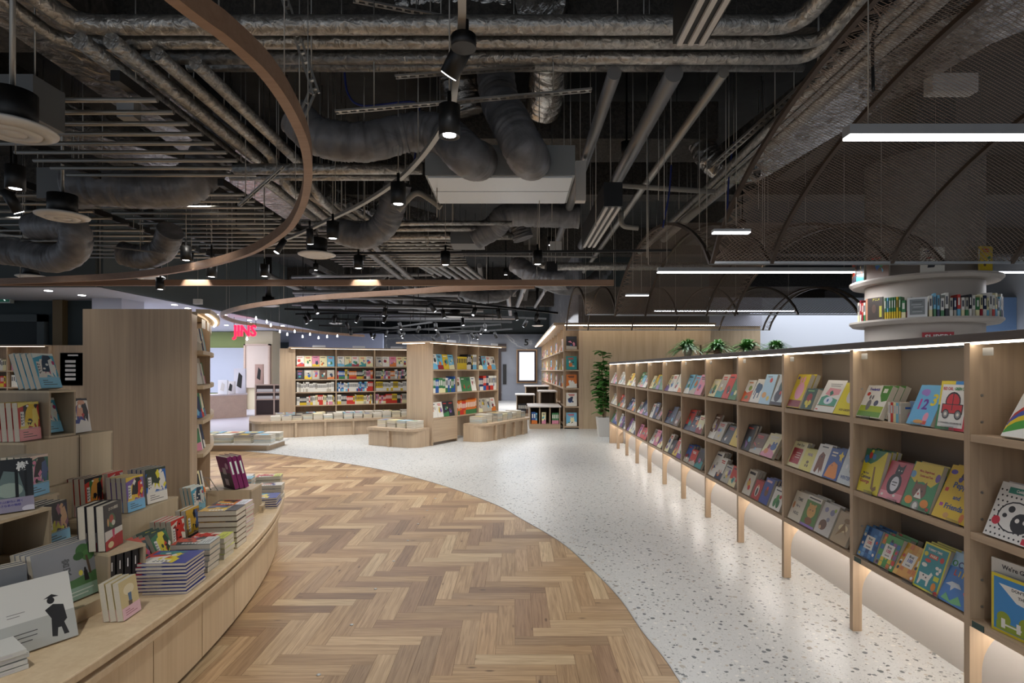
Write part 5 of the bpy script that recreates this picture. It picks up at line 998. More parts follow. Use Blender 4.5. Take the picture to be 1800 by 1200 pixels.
for i, (px, py0, py1, w_, Y, h1, lb) in enumerate([(405, 668, 690, 14, 17.3, '#e0dcdc', 'white display stand with black pattern on the shop counter'), (421, 646, 690, 20, 17.62, '#dcdde6', 'framed pale portrait poster on the shop counter'), (391, 680, 705, 16, 17.0, '#eef0f5', 'white lightbox plinth on the shop counter'), (455, 655, 690, 14, 18.4, '#c9a89a', 'tilted brown mirror stand on the drawer cabinet')]):
    a = P(px, py1, Y); b2 = P(px, py0, Y); zb0 = .722 if i != 3 else .99
    t_ = thing('counter_display', lb, 'counter display', (a.x, Y, zb0)); hw = w_/1000*Y/2; hh = (py1-py0)/1000*Y
    b_ = MB(); b_.box(a.x-hw, a.x+hw, Y, Y+.08, zb0+.001, zb0+hh, flat('display_card', h1, .5)); b_.build('board', t_)
    b_ = MB(); b_.prism([(a.x-hw*.5, zb0+hh*.3), (a.x+hw*.3, zb0+hh*.2), (a.x+hw*.5, zb0+hh*.7), (a.x-hw*.1, zb0+hh*.85)], Y-.006, Y-.001, DARKM if i != 2 else WHITEM, ax='y'); b_.build('print', t_)

# ============================================================= PLANT IN WHITE POT, FERNS
rp2 = random.Random(8)
def leafm(mb, p, d, L_, W_, curl=.3):
    d = d.normalized(); side = d.cross(Vector((0, 0, 1)))
    if side.length < .05: side = Vector((1, 0, 0))
    side.normalize(); up = side.cross(d)
    n = 5; rows = []
    for i in range(n+1):
        t = i/n; wv_ = W_*math.sin(PI*min(1, t*.92+.06))**.7; c_ = p+d*L_*t-Vector((0, 0, 1))*curl*L_*t*t
        rows.append([c_-side*wv_/2+up*.12*W_, c_, c_+side*wv_/2+up*.12*W_])
    mb.grid(rows, LEAF, closed=False, cap=False)
pot = thing('potted_plant', 'tall broad-leaved plant in a white square pot by the oak wall', 'plant', (1.95, 12.45, 0))
b_ = MB(); b_.grid([[(1.95+sx*a, 12.45+sy*a, z) for sx, sy in ((-1, -1), (1, -1), (1, 1), (-1, 1))] for a, z in ((.12, .0), (.16, .42), (.135, .42), (.13, .36))], flat('white_pot', '#cfccc6', .4), smooth=False); b_.build('pot', pot)
st_ = MB(); lf = MB()
for s_ in range(6):
    a = rp2.uniform(0, 6.3); top = Vector((1.95+.24*math.cos(a)*rp2.random()-.06, 12.45+.2*math.sin(a), rp2.uniform(.95, 1.85))); base = Vector((1.95+.03*math.cos(a), 12.45+.03*math.sin(a), .37))
    mid_ = (base+top)/2+Vector((.08*math.cos(a+1), .08*math.sin(a+1), 0)); ps = smooth([base, mid_, top], 8); st_.tube(ps, .009, STEM, 6)
    for i, q in enumerate(ps[4:]):
        for _ in range(3): b2 = rp2.uniform(0, 6.3); leafm(lf, q, Vector((math.cos(b2), math.sin(b2), rp2.uniform(-.1, .7))), rp2.uniform(.16, .24), rp2.uniform(.12, .17))
st_.build('stem', pot); lf.build('foliage', pot)
hh_ = MB(); hh_.box(2.6, 5.2, 10.2, 10.75, 0, 1.655, OAKX); pb_ = hh_.build('fern_ledge', label='oak ledge behind the long shelf that carries the ferns', cat='ledge')
for i, (px, py, r_, lb) in enumerate([(1209, 622, .46, 'bright green fern in a pale pot, first on the ledge'), (1262, 618, .44, 'dark fern beside the brown stand on the ledge'), (1314, 612, .48, 'largest dark fern in the middle of the ledge'), (1364, 618, .42, 'last fern at the column side of the ledge')]):
    Y = 10.45; x = (px-905)/1000*Y; t_ = thing('potted_fern', lb, 'fern', (x, Y, 1.656), group=None)
    b_ = MB(); b_.lathe((x, Y, 1.657), [(.05, 0), (.08, .12), (.085, .17), (.075, .17), (.07, .15)], flat('fern_pot%d' % i, ['#b9ae98', '#7a5c44', '#9a948c', '#6b6259'][i], .5), 14); b_.build('pot', t_)
    lf = MB()
    for k in range(150):
        a = rp2.uniform(0, 6.3); el = rp2.uniform(.35, 1.5); L_ = r_*rp2.uniform(.7, 1.1); p0 = Vector((x, Y, 1.81)); prev = p0; d = Vector((math.cos(a)*math.cos(el), math.sin(a)*math.cos(el), math.sin(el)))
        for j in range(10):
            t = (j+1)/10; q = p0+d*L_*t-Vector((0, 0, 1))*L_*.6*t*t; dd_ = (q-prev).normalized(); sd = dd_.cross(Vector((0, 0, 1))).normalized()
            for sg in (-1, 1):
                e = q+sd*sg*.085*(1.12-t)+dd_*.03; lf.face([prev, q, e], LEAF)
            prev = q
    lf.build('fronds', t_)
b_ = MB(); x = (1232-905)/1000*10.26; t_ = thing('wooden_stand', 'small brown wooden stand between the first two ferns', 'stand', (x, 10.26, 1.657))
b_.box(x-.02, x+.0, 10.22, 10.26, 1.657, 1.9, STEM); b_.build('post', t_); b_ = MB(); b_.box(x+.001, x+.28, 10.22, 10.26, 1.76, 1.78, STEM); b_.build('rail', t_); b_ = MB(); b_.box(x+.26, x+.28, 10.22, 10.26, 1.657, 1.759, STEM); b_.build('foot', t_)

# ============================================================= ROUND COLUMN WITH SHELVES
Yc = 6.0; Xc = .716*Yc; Rc = .52; Rd = .665
colm = flat('off_white_column', '#bdb3a9', .6)
b_ = MB(); b_.cyl((Xc, Yc), Rc, 0, 3.62, colm, 64); b_.build('column', kind='structure'); b_ = MB(); b_.box(Xc-.2, Xc+.2, Yc-.2, Yc+.2, 3.621, 4.28, GREYW); b_.build('column_upper', kind='structure')
zd = [1.96, 2.385]
for i, z in enumerate(zd):
    b_ = MB(); n = 64; prof = [(Rc+.001, z-.05), (Rd-.03, z-.05), (Rd, z-.02), (Rd, z), (Rc+.001, z)]
    for k in range(n):
        a0, a1 = 2*PI*k/n, 2*PI*(k+1)/n
        for q in range(4):
            (r0_, z0_), (r1_, z1_) = prof[q], prof[q+1]
            b_.face([(Xc+r0_*math.cos(a0), Yc+r0_*math.sin(a0), z0_), (Xc+r0_*math.cos(a1), Yc+r0_*math.sin(a1), z0_), (Xc+r1_*math.cos(a1), Yc+r1_*math.sin(a1), z1_), (Xc+r1_*math.cos(a0), Yc+r1_*math.sin(a0), z1_)], colm, smooth=q in (0, 2))
    b_.build('ring_shelf', label=['lower round shelf ring around the white column', 'upper round shelf ring around the white column'][i], cat='shelf')
rcx = random.Random(5)
ang0 = -PI/2-math.atan2(Xc, Yc)*0 - .62       # direction of the camera from the column
j = 0
def onring(aoff, z, me, label, name='column_book', out=.0):
    a = ang0+aoff; rr_ = Rc+.135+out
    M = Matrix.Translation((Xc+rr_*math.cos(a), Yc+rr_*math.sin(a), z+.001)) @ Matrix.Rotation(a+PI/2, 4, 'Z')
    if isinstance(me, tuple): put_book(me, M, label, 'column book', 'books on the round column shelf', name)
    else: put_simple(me, M, label, 'column book', 'books on the round column shelf', name)
pal = ['#e6e2d8', '#e6e2d8', '#1f2c4f', '#c9392c', '#e9dfae', '#3e7d4c', '#2a2a30', '#6fb3d2', '#e6e2d8', '#b9b2a4', '#8f1f2c']
mag = book_mesh('animag', .19, .225, .02, '#3a2c22', [('t', 'アニメ', .62, .9, .13, '#d9d03a'), ('e', .5, .5, .12, .2, '#5a4030'), ('r', .82, .1, .14, .5, '#c9c03a'), ('r', 0, 0, .12, 1, '#c98a6a')], single=True)
ereader = book_mesh('ereader', .16, .19, .012, '#dedede', [('r', .12, .12, .76, .78, '#7f8384'), ('r', .25, .75, .5, .03, '#3a3a3a'), ('r', .2, .62, .5, .02, '#dedede'), ('r', .3, .5, .5, .02, '#dedede'), ('r', .25, .38, .45, .02, '#3a3a3a'), ('r', .25, .26, .5, .02, '#dedede')], single=True)
a = -1.02
while a < 1.35:
    if -.80 < a < -.5: onring(-.66, zd[0], mag, 'dark magazine with yellow lettering on the lower round shelf', 'column_magazine'); a = -.49; continue
    if -.18 < a < .02: onring(-.06, zd[0], ereader, 'white framed grey card standing on the lower round shelf', 'framed_card'); a = .08; continue
    c1, c2 = rcx.choice(pal), rcx.choice(pal); w_ = rcx.choice([.02, .026, .034]); h_ = rcx.choice([.17, .19, .2, .22])
    if -.49 <= a < -.28: c1, c2, w_, h_ = rcx.choice(['#3e7d4c', '#d9b92e', '#6fb3d2']), '#d9b92e', .014, .21
    onring(a+w_/2/.65, zd[0], spine_book(w_, h_, .11, c1, c2), '%s spined book, %s around the lower column shelf' % (CN[c1], ordn(j))); j += 1
    a += (w_+.006)/.60
for k, (ao, c1, w_, lb) in enumerate([(-1.15, '#6b4a34', .12, 'brown'), (-.95, '#2a2a30', .13, 'black and white'), (-.6, '#6b4a34', .24, 'wide dark brown'), (.12, '#e6e2d8', .19, 'large white'), (.85, '#d9b92e', .15, 'yellow patterned')]):
    onring(ao, zd[1], book_mesh('cu%d' % k, w_, .23, .02, c1, rand_art(rcx, c1, 3), single=True), '%s book facing out on the upper column shelf' % lb)
sgn = MB(); px_ = P(1676, 582, 5.4); M_ = Matrix.Translation((Xc, Yc, 0)) @ Matrix.Rotation(-.42, 4, 'Z')
sgn = MB(M=M_); sgn.box(-.11+.0, .14, -Rc-.035, -Rc-.012, 1.70, 1.815, flat('red_sign', '#a3232c', .5)); put_text(sgn, 'SUPER!', .015, 1.765, .07, WHITEM, None, -Rc-.0365); t_ = sgn.build('column_sign', label='red sign with white letters on the column above the shelf', cat='sign')

# ============================================================= CEILING SERVICES
rd = random.Random(77); SLAB = 4.7
def top_z(p):
    if any(y-.03 <= p[1] <= y+.38 for y in [1.2, 4.4, 8.6, 13.0, 18.0, 23.5]): return 4.098
    if any(x-.03 <= p[0] <= x+.33 for x in [-5.6, .2, 3.9]): return 4.298
    return 4.698
def rods(o, pts, zoff=0, r_=.0045):
    for p in pts:
        b_ = MB(); b_.tube([(p[0], p[1], p[2]+zoff), (p[0], p[1], max(top_z(p), p[2]+zoff+.01))], r_, GALV, 5); b_.build('hanger_rod', o)
def pipe(name, label, pts, r_, mat, cat, hang=2.2, n=12, sm=0, group=None):
    pts = [Vector(p) for p in pts]; o = thing(name, label, cat, tuple(pts[0]), group=group)
    q = []
    if sm: q = smooth(pts, sm)
    else:
        q = [pts[0]]
        for i in range(1, len(pts)-1):
            a = (pts[i-1]-pts[i]); b2 = (pts[i+1]-pts[i]); k = min(r_*3.2, a.length*.4, b2.length*.4); a.normalize(); b2.normalize(); s_, e = pts[i]+a*k, pts[i]+b2*k
            for t in range(5): t /= 4; q.append((1-t)**2*s_+2*t*(1-t)*pts[i]+t*t*e)
        q.append(pts[-1])
    b_ = MB(); b_.tube(q, r_, mat, n); b_.build('lagging' if mat in (FOIL, FOILX) else 'tube', o)
    if hang:
        for i in range(len(pts)-1):
            L_ = (pts[i+1]-pts[i]).length; m = max(1, int(L_/hang))
            for j in range(m):
                p = pts[i]+(pts[i+1]-pts[i])*((j+.5)/m)
                if 0 < p.y < 23 and p.z+r_ < SLAB-.05 and abs((pts[i+1]-pts[i]).z) < .3: rods(o, [p], r_*.9)
    return o
# long lagged pipes running across the hall
H = 3.6
def at(x, y, z=H): return tuple(PZ(x, y, z))
def cross_pipe(y_px, x0, x1, dia, lab, ex0=None, ex1=None, z=H):
    a, b_ = PZ(x0, y_px, z), PZ(x1, y_px, z); pts = []
    if ex0: pts.append((a.x+ex0[0], a.y+ex0[1], z))
    pts += [tuple(a), tuple(b_)]
    if ex1: pts.append((b_.x+ex1[0], b_.y+ex1[1], z))
    return pipe('lagged_pipe', lab, pts, dia, FOIL, 'pipe', 1.6, 16, group='lagged pipes crossing the hall')
cross_pipe(44, 128, 1405, .058, 'nearest of the four foil pipes crossing the hall', (0, -1.9), (0, -1.9))
cross_pipe(74, 108, 1442, .043, 'second of the four foil pipes crossing the hall', (0, -2.1), (0, -2.1))
cross_pipe(101, 255, 1424, .045, 'third of the four foil pipes crossing the hall', None, (0, -2.2))
cross_pipe(117, 330, 1412, .036, 'farthest of the four foil pipes crossing the hall', None, None, z=3.66)
# pipes running away from the camera, left group
for i, (px, py, r_, y1) in enumerate([(162, 87, .052, 9.0), (215, 87, .052, 9.0), (292, 109, .046, 6.6), (358, 124, .046, 6.9)]):
    p = PZ(px, py, 3.5); e = (p.x, y1, 3.5)
    pts = [(p.x, p.y-.1, 3.5), e] if i < 2 else [(p.x, p.y-.1, 3.5), (p.x, y1-1.2, 3.5), (p.x+.12, y1-1.1, 3.22), (p.x+.12, 11.5, 3.22)]
    pipe('lagged_pipe', '%s foil pipe of the left group running away from the camera' % ORD[i], pts, r_, FOIL, 'pipe', 1.8, 14, group='left group of foil pipes')
for i, x in enumerate([-2.0, -1.86, -1.7, -1.52, -1.3, -1.1, -.92]):
    y0 = 6.2+.25*i; pipe('lagged_pipe', '%s of the far fan of foil pipes under the beams' % ORD[i], [(x-.5, y0, 3.45), (x+.3, y0+5.5, 3.45)], .045, FOIL, 'pipe', 2.4, 10, group='far fan of foil pipes')
# short cross manifolds behind the ring
for i, (x0, x1, py, r_) in enumerate([(412, 742, 297, .05), (405, 720, 311, .035), (640, 905, 415, .05), (560, 880, 402, .035), (900, 1250, 468, .07), (530, 900, 392, .03)]):
    a, b_ = PZ(x0, py, 3.3), PZ(x1, py, 3.3); pipe('lagged_pipe', '%s of the foil cross pipes behind the timber ring' % ORD[i], [tuple(a), tuple(b_)], r_, FOIL, 'pipe', 1.6, 12, group='foil cross pipes behind the ring')
# right group, bare metal
for i, (xa, ya, yb_, r_, mt) in enumerate([(1080, 128, 9.0, .05, DULLM), (1185, 128, 9.5, .065, DULLM), (1272, 128, 12.0, .038, GALV), (1590, 4, 9.0, .045, FOIL), (1640, 4, 9.0, .055, FOIL), (1545, 60, 7.8, .04, FOIL), (1468, 120, 10.0, .045, FOIL)]):
    p = PZ(xa, ya, 3.52); pipe('metal_pipe', '%s pipe of the right group running away under the beams' % ORD[i], [(p.x, p.y if i < 3 else .6, 3.52), (p.x, yb_, 3.52)], r_, mt, 'pipe', 2.2, 14, group='right group of pipes')
pipe('drain_pipe', 'ivory drain pipe with elbow sloping behind the mesh vault', [tuple(P(1200, 390, 7.4)), tuple(P(1322, 290, 6.6))], .05, PIPEW, 'pipe', 1.0)
pipe('sprinkler_pipe', 'pale horizontal sprinkler pipe right of the air unit', [tuple(P(1062, 324, 6.2)), tuple(P(1255, 337, 6.2))], .028, PIPEW, 'pipe', 1.0)
pipe('drain_pipe', 'short ivory pipe with drop near the slot diffuser', [tuple(P(1092, 372, 7)), tuple(P(1092, 398, 7)), tuple(P(1122, 401, 7))], .03, PIPEW, 'pipe', 0)
rods(bpy.data.objects['drain_pipe.001'], [P(1092, 372, 7)])
# wrapped rectangular duct, upper right
def sq_duct(name, label, pts, w_, h_, mat, cat='duct', hang=True, group=None):
    o = thing(name, label, cat, tuple(pts[0]), group=group); b_ = MB(); b_.tube(pts, 0, mat, prof=rect(w_, h_), flatn=True); b_.build('casing', o)
    if hang:
        for i in range(len(pts)-1):
            a, b2 = Vector(pts[i]), Vector(pts[i+1])
            for t in (.2, .5, .8): p = a+(b2-a)*t; rods(o, [p], h_/2)
    return o
sq_duct('wrapped_duct', 'crumpled foil wrapped duct rising over the mesh vault', [(4.4, 1.6, 3.9), (3.05, 3.9, 3.9), (2.65, 6.9, 3.9)], .62, .32, FOILX)
sq_duct('wrapped_duct', 'crumpled foil duct above the cross pipes on the far side', [(-3.4, 3.5, 4.12), (-3.6, 9.5, 4.12)], .7, .3, FOILX)
sq_duct('wrapped_duct', 'crumpled foil duct behind the left pipe group', [(-5.4, 5.4, 4.1), (-1.6, 10.4, 4.1)], .6, .28, FOILX)
sq_duct('metal_duct', 'broad dark duct high over the hall centre', [(-1.2, 6.5, 4.15), (2.2, 6.5, 4.15)], .7, .4, FIRE)
def flex(name, label, pts, r_, mat=DUCT, hang=()):
    o = thing(name, label, 'duct', tuple(pts[0]), group='grey fabric ducts'); q = smooth(pts, 30); n = 30; rings = []; x_old = None
    for i, p in enumerate(q):
        a = q[max(i-1, 0)]; b2 = q[min(i+1, len(q)-1)]; t = (b2-a).normalized()
        if x_old is None: x = t.cross(Vector((0, 0, 1)) if abs(t.z) < .9 else Vector((1, 0, 0))).normalized()
        else: x = (x_old-t*x_old.dot(t)).normalized()
        x_old = x; y = x.cross(t).normalized(); bend = (q[min(i+2, len(q)-1)]-p).normalized().dot((p-q[max(i-2, 0)]).normalized()) if 2 < i < len(q)-3 else 1
        ring = []; fold = -.05*abs(rd.gauss(0, 1)) if rd.random() < .35 else .012
        for j in range(n):
            an = 2*PI*j/n; rr_ = r_*(1+fold*(.6+.4*math.sin(an*2+i*.13))+.02*math.sin(i*.75+1.7*math.sin(an*2+i*.11))+.008*rd.random())
            ring.append(p+x*rr_*math.cos(an)+y*rr_*math.sin(an))
        rings.append(ring)
    b_ = MB(); b_.grid(rings, mat); b_.build('fabric_tube', o)
    for p in hang: rods(o, [p])
    return o
def fp(L_): return [tuple(P(*a)) for a in L_]
flex('flexible_duct', 'large grey fabric duct bending up on the left over the counter', fp([(128, 326, 5.9), (200, 328, 5.9), (270, 332, 5.9), (330, 324, 5.95), (362, 292, 6.0), (378, 250, 6.05), (386, 205, 6.1)]), .2, hang=[P(180, 300, 5.9)])
flex('flexible_duct', 'wide drooping grey fabric duct left of the air unit', fp([(520, 205, 4.5), (560, 240, 4.5), (640, 250, 4.5), (720, 233, 4.6), (780, 238, 4.45), (822, 275, 4.2), (842, 283, 4.535)]), .15, hang=[P(640, 225, 4.5)])
flex('flexible_duct', 'grey fabric duct dropping onto the centre of the air unit', fp([(870, 120, 4.6), (878, 175, 4.5), (900, 222, 4.3), (925, 270, 4.18), (935, 283, 4.535)]), .15, hang=[P(880, 150, 4.6)])
flex('flexible_duct', 'grey fabric elbow duct beyond the hanging track lights', fp([(594, 405, 6.6), (640, 415, 6.6), (675, 395, 6.5), (690, 360, 6.4), (700, 320, 6.3)]), .15, hang=[P(640, 395, 6.6)])
flex('flexible_duct', 'pale grey fabric duct curling under the air unit', fp([(835, 418, 7.6), (868, 400, 7.5), (893, 378, 7.4), (950, 378, 7.4), (1018, 380, 7.4)]), .155, hang=[P(950, 360, 7.4)])
flex('flexible_duct', 'short fabric duct stub hanging below the pale duct', fp([(905, 385, 7.9), (915, 405, 7.9), (920, 420, 7.9)]), .14, hang=[P(905, 370, 7.9)])
flex('flexible_duct', 'far grey fabric duct twisting toward the slot diffuser', fp([(905, 462, 9.2), (930, 478, 9.1), (960, 492, 9), (1000, 492, 8.8)]), .15, hang=[P(930, 462, 9.1)])
flex('flexible_duct', 'dark fabric duct above the left ceiling diffusers', fp([(-10, 440, 6.4), (40, 445, 6.4), (95, 455, 6.3), (130, 438, 6.2), (125, 400, 6.1), (60, 398, 6.3)]), .15, hang=[P(40, 425, 6.4)])
flex('flexible_duct', 'fabric duct between the diffuser and the far pipes', fp([(215, 445, 7.4), (250, 452, 7.4), (285, 440, 7.2), (300, 405, 7)]), .15, hang=[P(250, 435, 7.4)])
flex('foil_duct', 'shiny foil duct snaking behind the mesh vault', fp([(1130, 245, 6.6), (1190, 235, 6.5), (1225, 240, 6.4), (1245, 275, 6.3), (1280, 300, 6.2), (1330, 290, 6)]), .14, FOILX, [P(1190, 215, 6.5)])
flex('foil_duct', 'thick lagged duct crossing above the far end of the air unit', fp([(700, 20, 4.6), (790, 10, 4.6), (900, 15, 4.6)]), .22, FOILX, [P(790, 0, 4.6)])
flex('foil_duct', 'thick silver duct descending at the top centre', fp([(950, 0, 4.2), (960, 60, 4.8), (965, 130, 5.5), (955, 190, 6)]), .19, FOILX, [P(960, 60, 4.8)])
flex('foil_duct', 'silver duct behind the hanging cylinder lamp', fp([(800, 60, 5.6), (805, 130, 5.7), (820, 200, 5.8)]), .2, FOILX, [P(800, 90, 5.6)])
COOLP = flat('cool_white_panel', '#dfe6ec', .35, .2)
# air handling unit
t_ = thing('air_unit', 'wide hanging air conditioning unit with two pale bottom panels', 'air conditioner', (0, 4.6, 3.0))
a = P(747, 308, 4.53); b2 = P(1011, 308, 4.53)
b_ = MB(); b_.box(a.x, b2.x, 4.53, 5.28, 3.0, 3.24, flat('dull_unit_steel', '#8b8e8e', .5, .3)); b_.build('body', t_)
for y0, y1 in ((4.55, 4.89), (4.905, 5.25)): b_ = MB(); b_.box(a.x+.02, b2.x-.02, y0, y1, 2.985, 2.999, COOLP); b_.build('bottom_panel', t_)
rods(t_, [(a.x+.03, 4.6, 3.24), (b2.x-.03, 4.6, 3.24), (a.x+.03, 5.2, 3.24), (b2.x-.03, 5.2, 3.24)])
for i, (px0, px1, py0, py1, Y, dd_, mt, lb) in enumerate([(64, 128, 294, 348, 5.9, .4, 'duct_box_steel', 'grey duct box joined to the large left fabric duct'), (792, 850, 392, 428, 7.7, .4, 'duct_box_steel', 'grey box beneath the air unit at the pale duct end'), (-30, 58, 130, 205, 3.5, .25, 'duct_box_steel', 'large dark duct box over the nearest ceiling diffuser')]):
    a, b2 = P(px0, py1, Y), P(px1, py0, Y); b_ = MB(); b_.box(a.x, b2.x, Y, Y+dd_, a.z, b2.z, flat(mt, '#7a7c7d', .5, .3) if mt not in bpy.data.materials else bpy.data.materials[mt]); t_ = thing('duct_box', lb, 'duct box', (a.x, Y, a.z)); b_.build('casing', t_); rods(t_, [(a.x+.03, Y+.05, b2.z), (b2.x-.03, Y+.05, b2.z)])
# slot diffusers
for i, (px, py, Y0_, Y1_, z, w_, lb) in enumerate([(1212, 78, 1.55, 2.55, 2.92, .15, 'slot diffuser nearest the camera at the top'), (1035, 434, 5.2, 6.9, 2.93, .17, 'slot diffuser beside the air unit'), (962, 505, 9.3, 10.6, 2.93, .17, 'small far slot diffuser over the straight timber beam')]):
    p = PZ(px, py, z); t_ = thing('slot_diffuser', lb, 'diffuser', (p.x, p.y, z)); L_ = Y1_-Y0_
    b_ = MB(); b_.box(p.x-w_/2, p.x+w_/2, p.y-L_, p.y, z+.002, z+.22, BLACK); b_.build('box', t_)
    for k in range(3): b_ = MB(); xx = p.x-w_/2+w_*(k+.5)/3; b_.box(xx-w_*.075, xx+w_*.075, p.y-L_+.01, p.y-.01, z-.012, z+.0015, WHITEM); b_.build('blade', t_)
    rods(t_, [(p.x, p.y-.15, z+.22), (p.x, p.y-L_+.15, z+.22)])
# linear white box and sensor boxes
for i, (px0, px1, py0, py1, Y, lb) in enumerate([(1012, 1030, 282, 352, 5.4, 'tall narrow white box hanging right of the air unit'), (967, 987, 424, 440, 8, 'small white sensor box under the tracks'), (339, 352, 525, 534, 12, 'small white speaker box below the timber beam'), (1640, 1720, 128, 160, 4.4, 'white hanging unit above the mesh vault'), (205, 235, 175, 205, 5, 'small steel junction box near the foil pipes')]):
    a, b2 = P(px0, py1, Y), P(px1, py0, Y); t_ = thing('hanging_box', lb, 'box', (a.x, Y, a.z)); b_ = MB(); b_.box(a.x, b2.x, Y, Y+.1, a.z, b2.z, WHITEM if i != 4 else ALU); b_.build('housing', t_); rods(t_, [((a.x+b2.x)/2, Y+.05, b2.z)])
# round ceiling diffusers
for i, (px, py, rpx, z, lb) in enumerate([(22, 233, 88, 2.75, 'largest round white diffuser near the edge above the counter'), (110, 383, 52, 2.9, 'round white diffuser below the large fabric duct'), (557, 450, 34, 2.9, 'round white diffuser behind the timber ring'), (55, 488, 30, 2.9, 'round diffuser partly behind the timber ring near the door'), (262, 489, 30, 2.9, 'round diffuser above the tall curved bookcase'), (472, 538, 20, 3.0, 'far round diffuser inside the second timber ring'), (590, 569, 12, 3.0, 'tiny far diffuser over the long bookcase'), (800, 557, 16, 3.1, 'tiny far diffuser near the track rows'), (945, 573, 10, 3.1, 'tiny farthest diffuser by the marble wall')]):
    p = PZ(px, py, z); r_ = rpx/1000*p.y/math.sqrt(1+((px-905)/1000)**2)
    t_ = thing('ceiling_diffuser', lb, 'diffuser', tuple(p)); b_ = MB(); b_.lathe(tuple(p), [(.02*r_, -.012), (.3*r_, -.01), (.33*r_, .006), (.36*r_, -.014), (.62*r_, -.008), (.66*r_, .008), (.7*r_, -.012), (.98*r_, .012), (r_, .022), (.9*r_, .035), (.5*r_, .05)], WHITEM, 40); b_.build('louvre_dish', t_)
    b_ = MB(); b_.cyl(p, r_*.55, z+.03, z+.22, BLACK, 24); b_.build('neck', t_); b_ = MB(); b_.cyl(p, r_*.3, z+.22, SLAB, DARKM, 16) if i > 2 else b_.cyl(p, .014, z+.22, SLAB, GALV, 8); b_.build('riser', t_)
# pipe racks like ladders on the left: channels plus rungs
def ladder(label, x0, x1, y0, y1, z, n, skew=0):
    o = thing('rung_rack', label, 'rack', (x0, y0, z))
    for x in (x0, x1): b_ = MB(); b_.box(x-.03, x+.03, y0-.2, y1+.2, z+.028, z+.10, DARKM); b_.build('channel', o)
    for i in range(n):
        y = y0+(y1-y0)*i/(n-1); b_ = MB(); b_.tube([(x0-.15, y, z), (x1+.15, y, z)], .018, GALV, 8); b_.build('rung', o)
    rods(o, [(x0, y0, z+.1), (x1, y0, z+.1), (x0, y1, z+.1), (x1, y1, z+.1)])
ladder('near rack of thin metal rungs over the counter', -4.1, -2.6, 3.9, 5.4, 3.3, 9)
ladder('second rack of thin rungs between the ducts and the ring', -4.6, -3.0, 6.0, 8.6, 3.3, 12)
ladder('far rack of rungs above the straight timber beam', -3.0, -1.0, 7.9, 10.4, 3.35, 12)
ladder('outer rack of rungs near the door side', -7.2, -5.2, 6.2, 9.6, 3.35, 12)
# perforated channels
def chan(label, a, b_, w_=.045, hang=True):
    a, b_ = Vector(a), Vector(b_); o = thing('perforated_channel', label, 'channel', tuple(a)); m_ = MB(); d_ = b_-a; L_ = d_.length; d_.normalize()
    x = d_.cross(Vector((0, 0, 1)) if abs(d_.z) < .9 else Vector((0, 1, 0))).normalized(); y = x.cross(d_)
    for s_ in (-1, 1): m_.tube([a+x*s_*w_*.4, b_+x*s_*w_*.4], 0, GALV, prof=rect(w_*.25, w_*.3))
    n = int(L_/.06)
    for i in range(n): p = a+d_*(L_*(i+.5)/n); m_.tube([p-x*w_*.4, p+x*w_*.4], 0, GALV, prof=rect(.022, w_*.2))
    m_.build('channel', o)
    if hang:
        for t in (.15, .85): rods(o, [a+(b_-a)*t])
chan('steep perforated channel crossing the foil pipes beside the ring', P(498, -10, 3.6), P(556, 165, 3.6))
chan('short perforated channel leaning below the steep one', P(552, 155, 3.62), P(522, 225, 3.62))
chan('long thin perforated channel before the air unit', P(590, 197, 3.9), P(1040, 158, 3.9))
chan('short perforated channel behind the tilted spotlight', P(695, 135, 4.0), P(940, 118, 4.0))
chan('perforated channel rising to the slab at the top centre', P(620, 0, 3.9), P(780, 30, 4.0))
chan('perforated channel slanting left of the ring', P(420, 362, 5), P(498, 293, 5))
chan('long perforated channel running beside the mesh vault', P(1255, 290, 5.6), P(1480, 90, 4.2), .07)
chan('perforated channel over the far left diffusers', P(0, 412, 7), P(290, 445, 7))
chan('perforated channel under the far cross pipes', P(700, 447, 7.8), P(1050, 452, 7.8))
# conduit and wires
for i, (L_, mt, lb) in enumerate([([(605, 120, 4.8), (612, 165, 4.8), (640, 186, 4.8), (728, 180, 4.8), (734, 215, 4.8), (728, 290, 4.8)], BLUEC, 'blue cable looping beside the wide fabric duct'), ([(1290, 250, 6), (1282, 300, 6), (1278, 380, 6)], BLUEC, 'blue cable hanging by the sprinkler pipe'), ([(1533, 0, 3.2), (1542, 40, 3.2), (1534, 70, 3.2), (1535, 160, 3.2)], BLACK, 'dark cable hanging into the mesh vault'), ([(700, 370, 5.8), (730, 340, 5.8), (755, 350, 5.8), (775, 365, 5.8)], PIPEW, 'beige hose curling under the air unit'), ([(1180, 290, 6), (1176, 340, 6), (1165, 400, 6)], BLUEC, 'thin blue wire right of the bare pipes')]):
    q = fp(L_); o = thing('hanging_cable', lb, 'cable', q[0]); b_ = MB(); b_.tube(smooth(q, 8), .009 if i != 3 else .03, mt, 6); b_.build('cable', o); rods(o, [q[0]])
for i in range(58):
    px = rd.uniform(20, 1480); Y = rd.uniform(4.6, 11); py = rd.uniform(330, 470); p = P(px, py, Y)
    if p.z > 3.9: continue
    o = MB(); o.tube([p, (p.x, p.y, top_z(p))], .004, GALV, 5); q = Vector(((p.x-0)/p.y, 0, 0)); o.build('threaded_rod', label='thin threaded rod hanging %s, %s in depth' % (['at the left duct side', 'over the hall centre', 'over the aisle'][0 if px < 500 else 1 if px < 1000 else 2], ordn(i)), cat='rod', group='threaded rods')
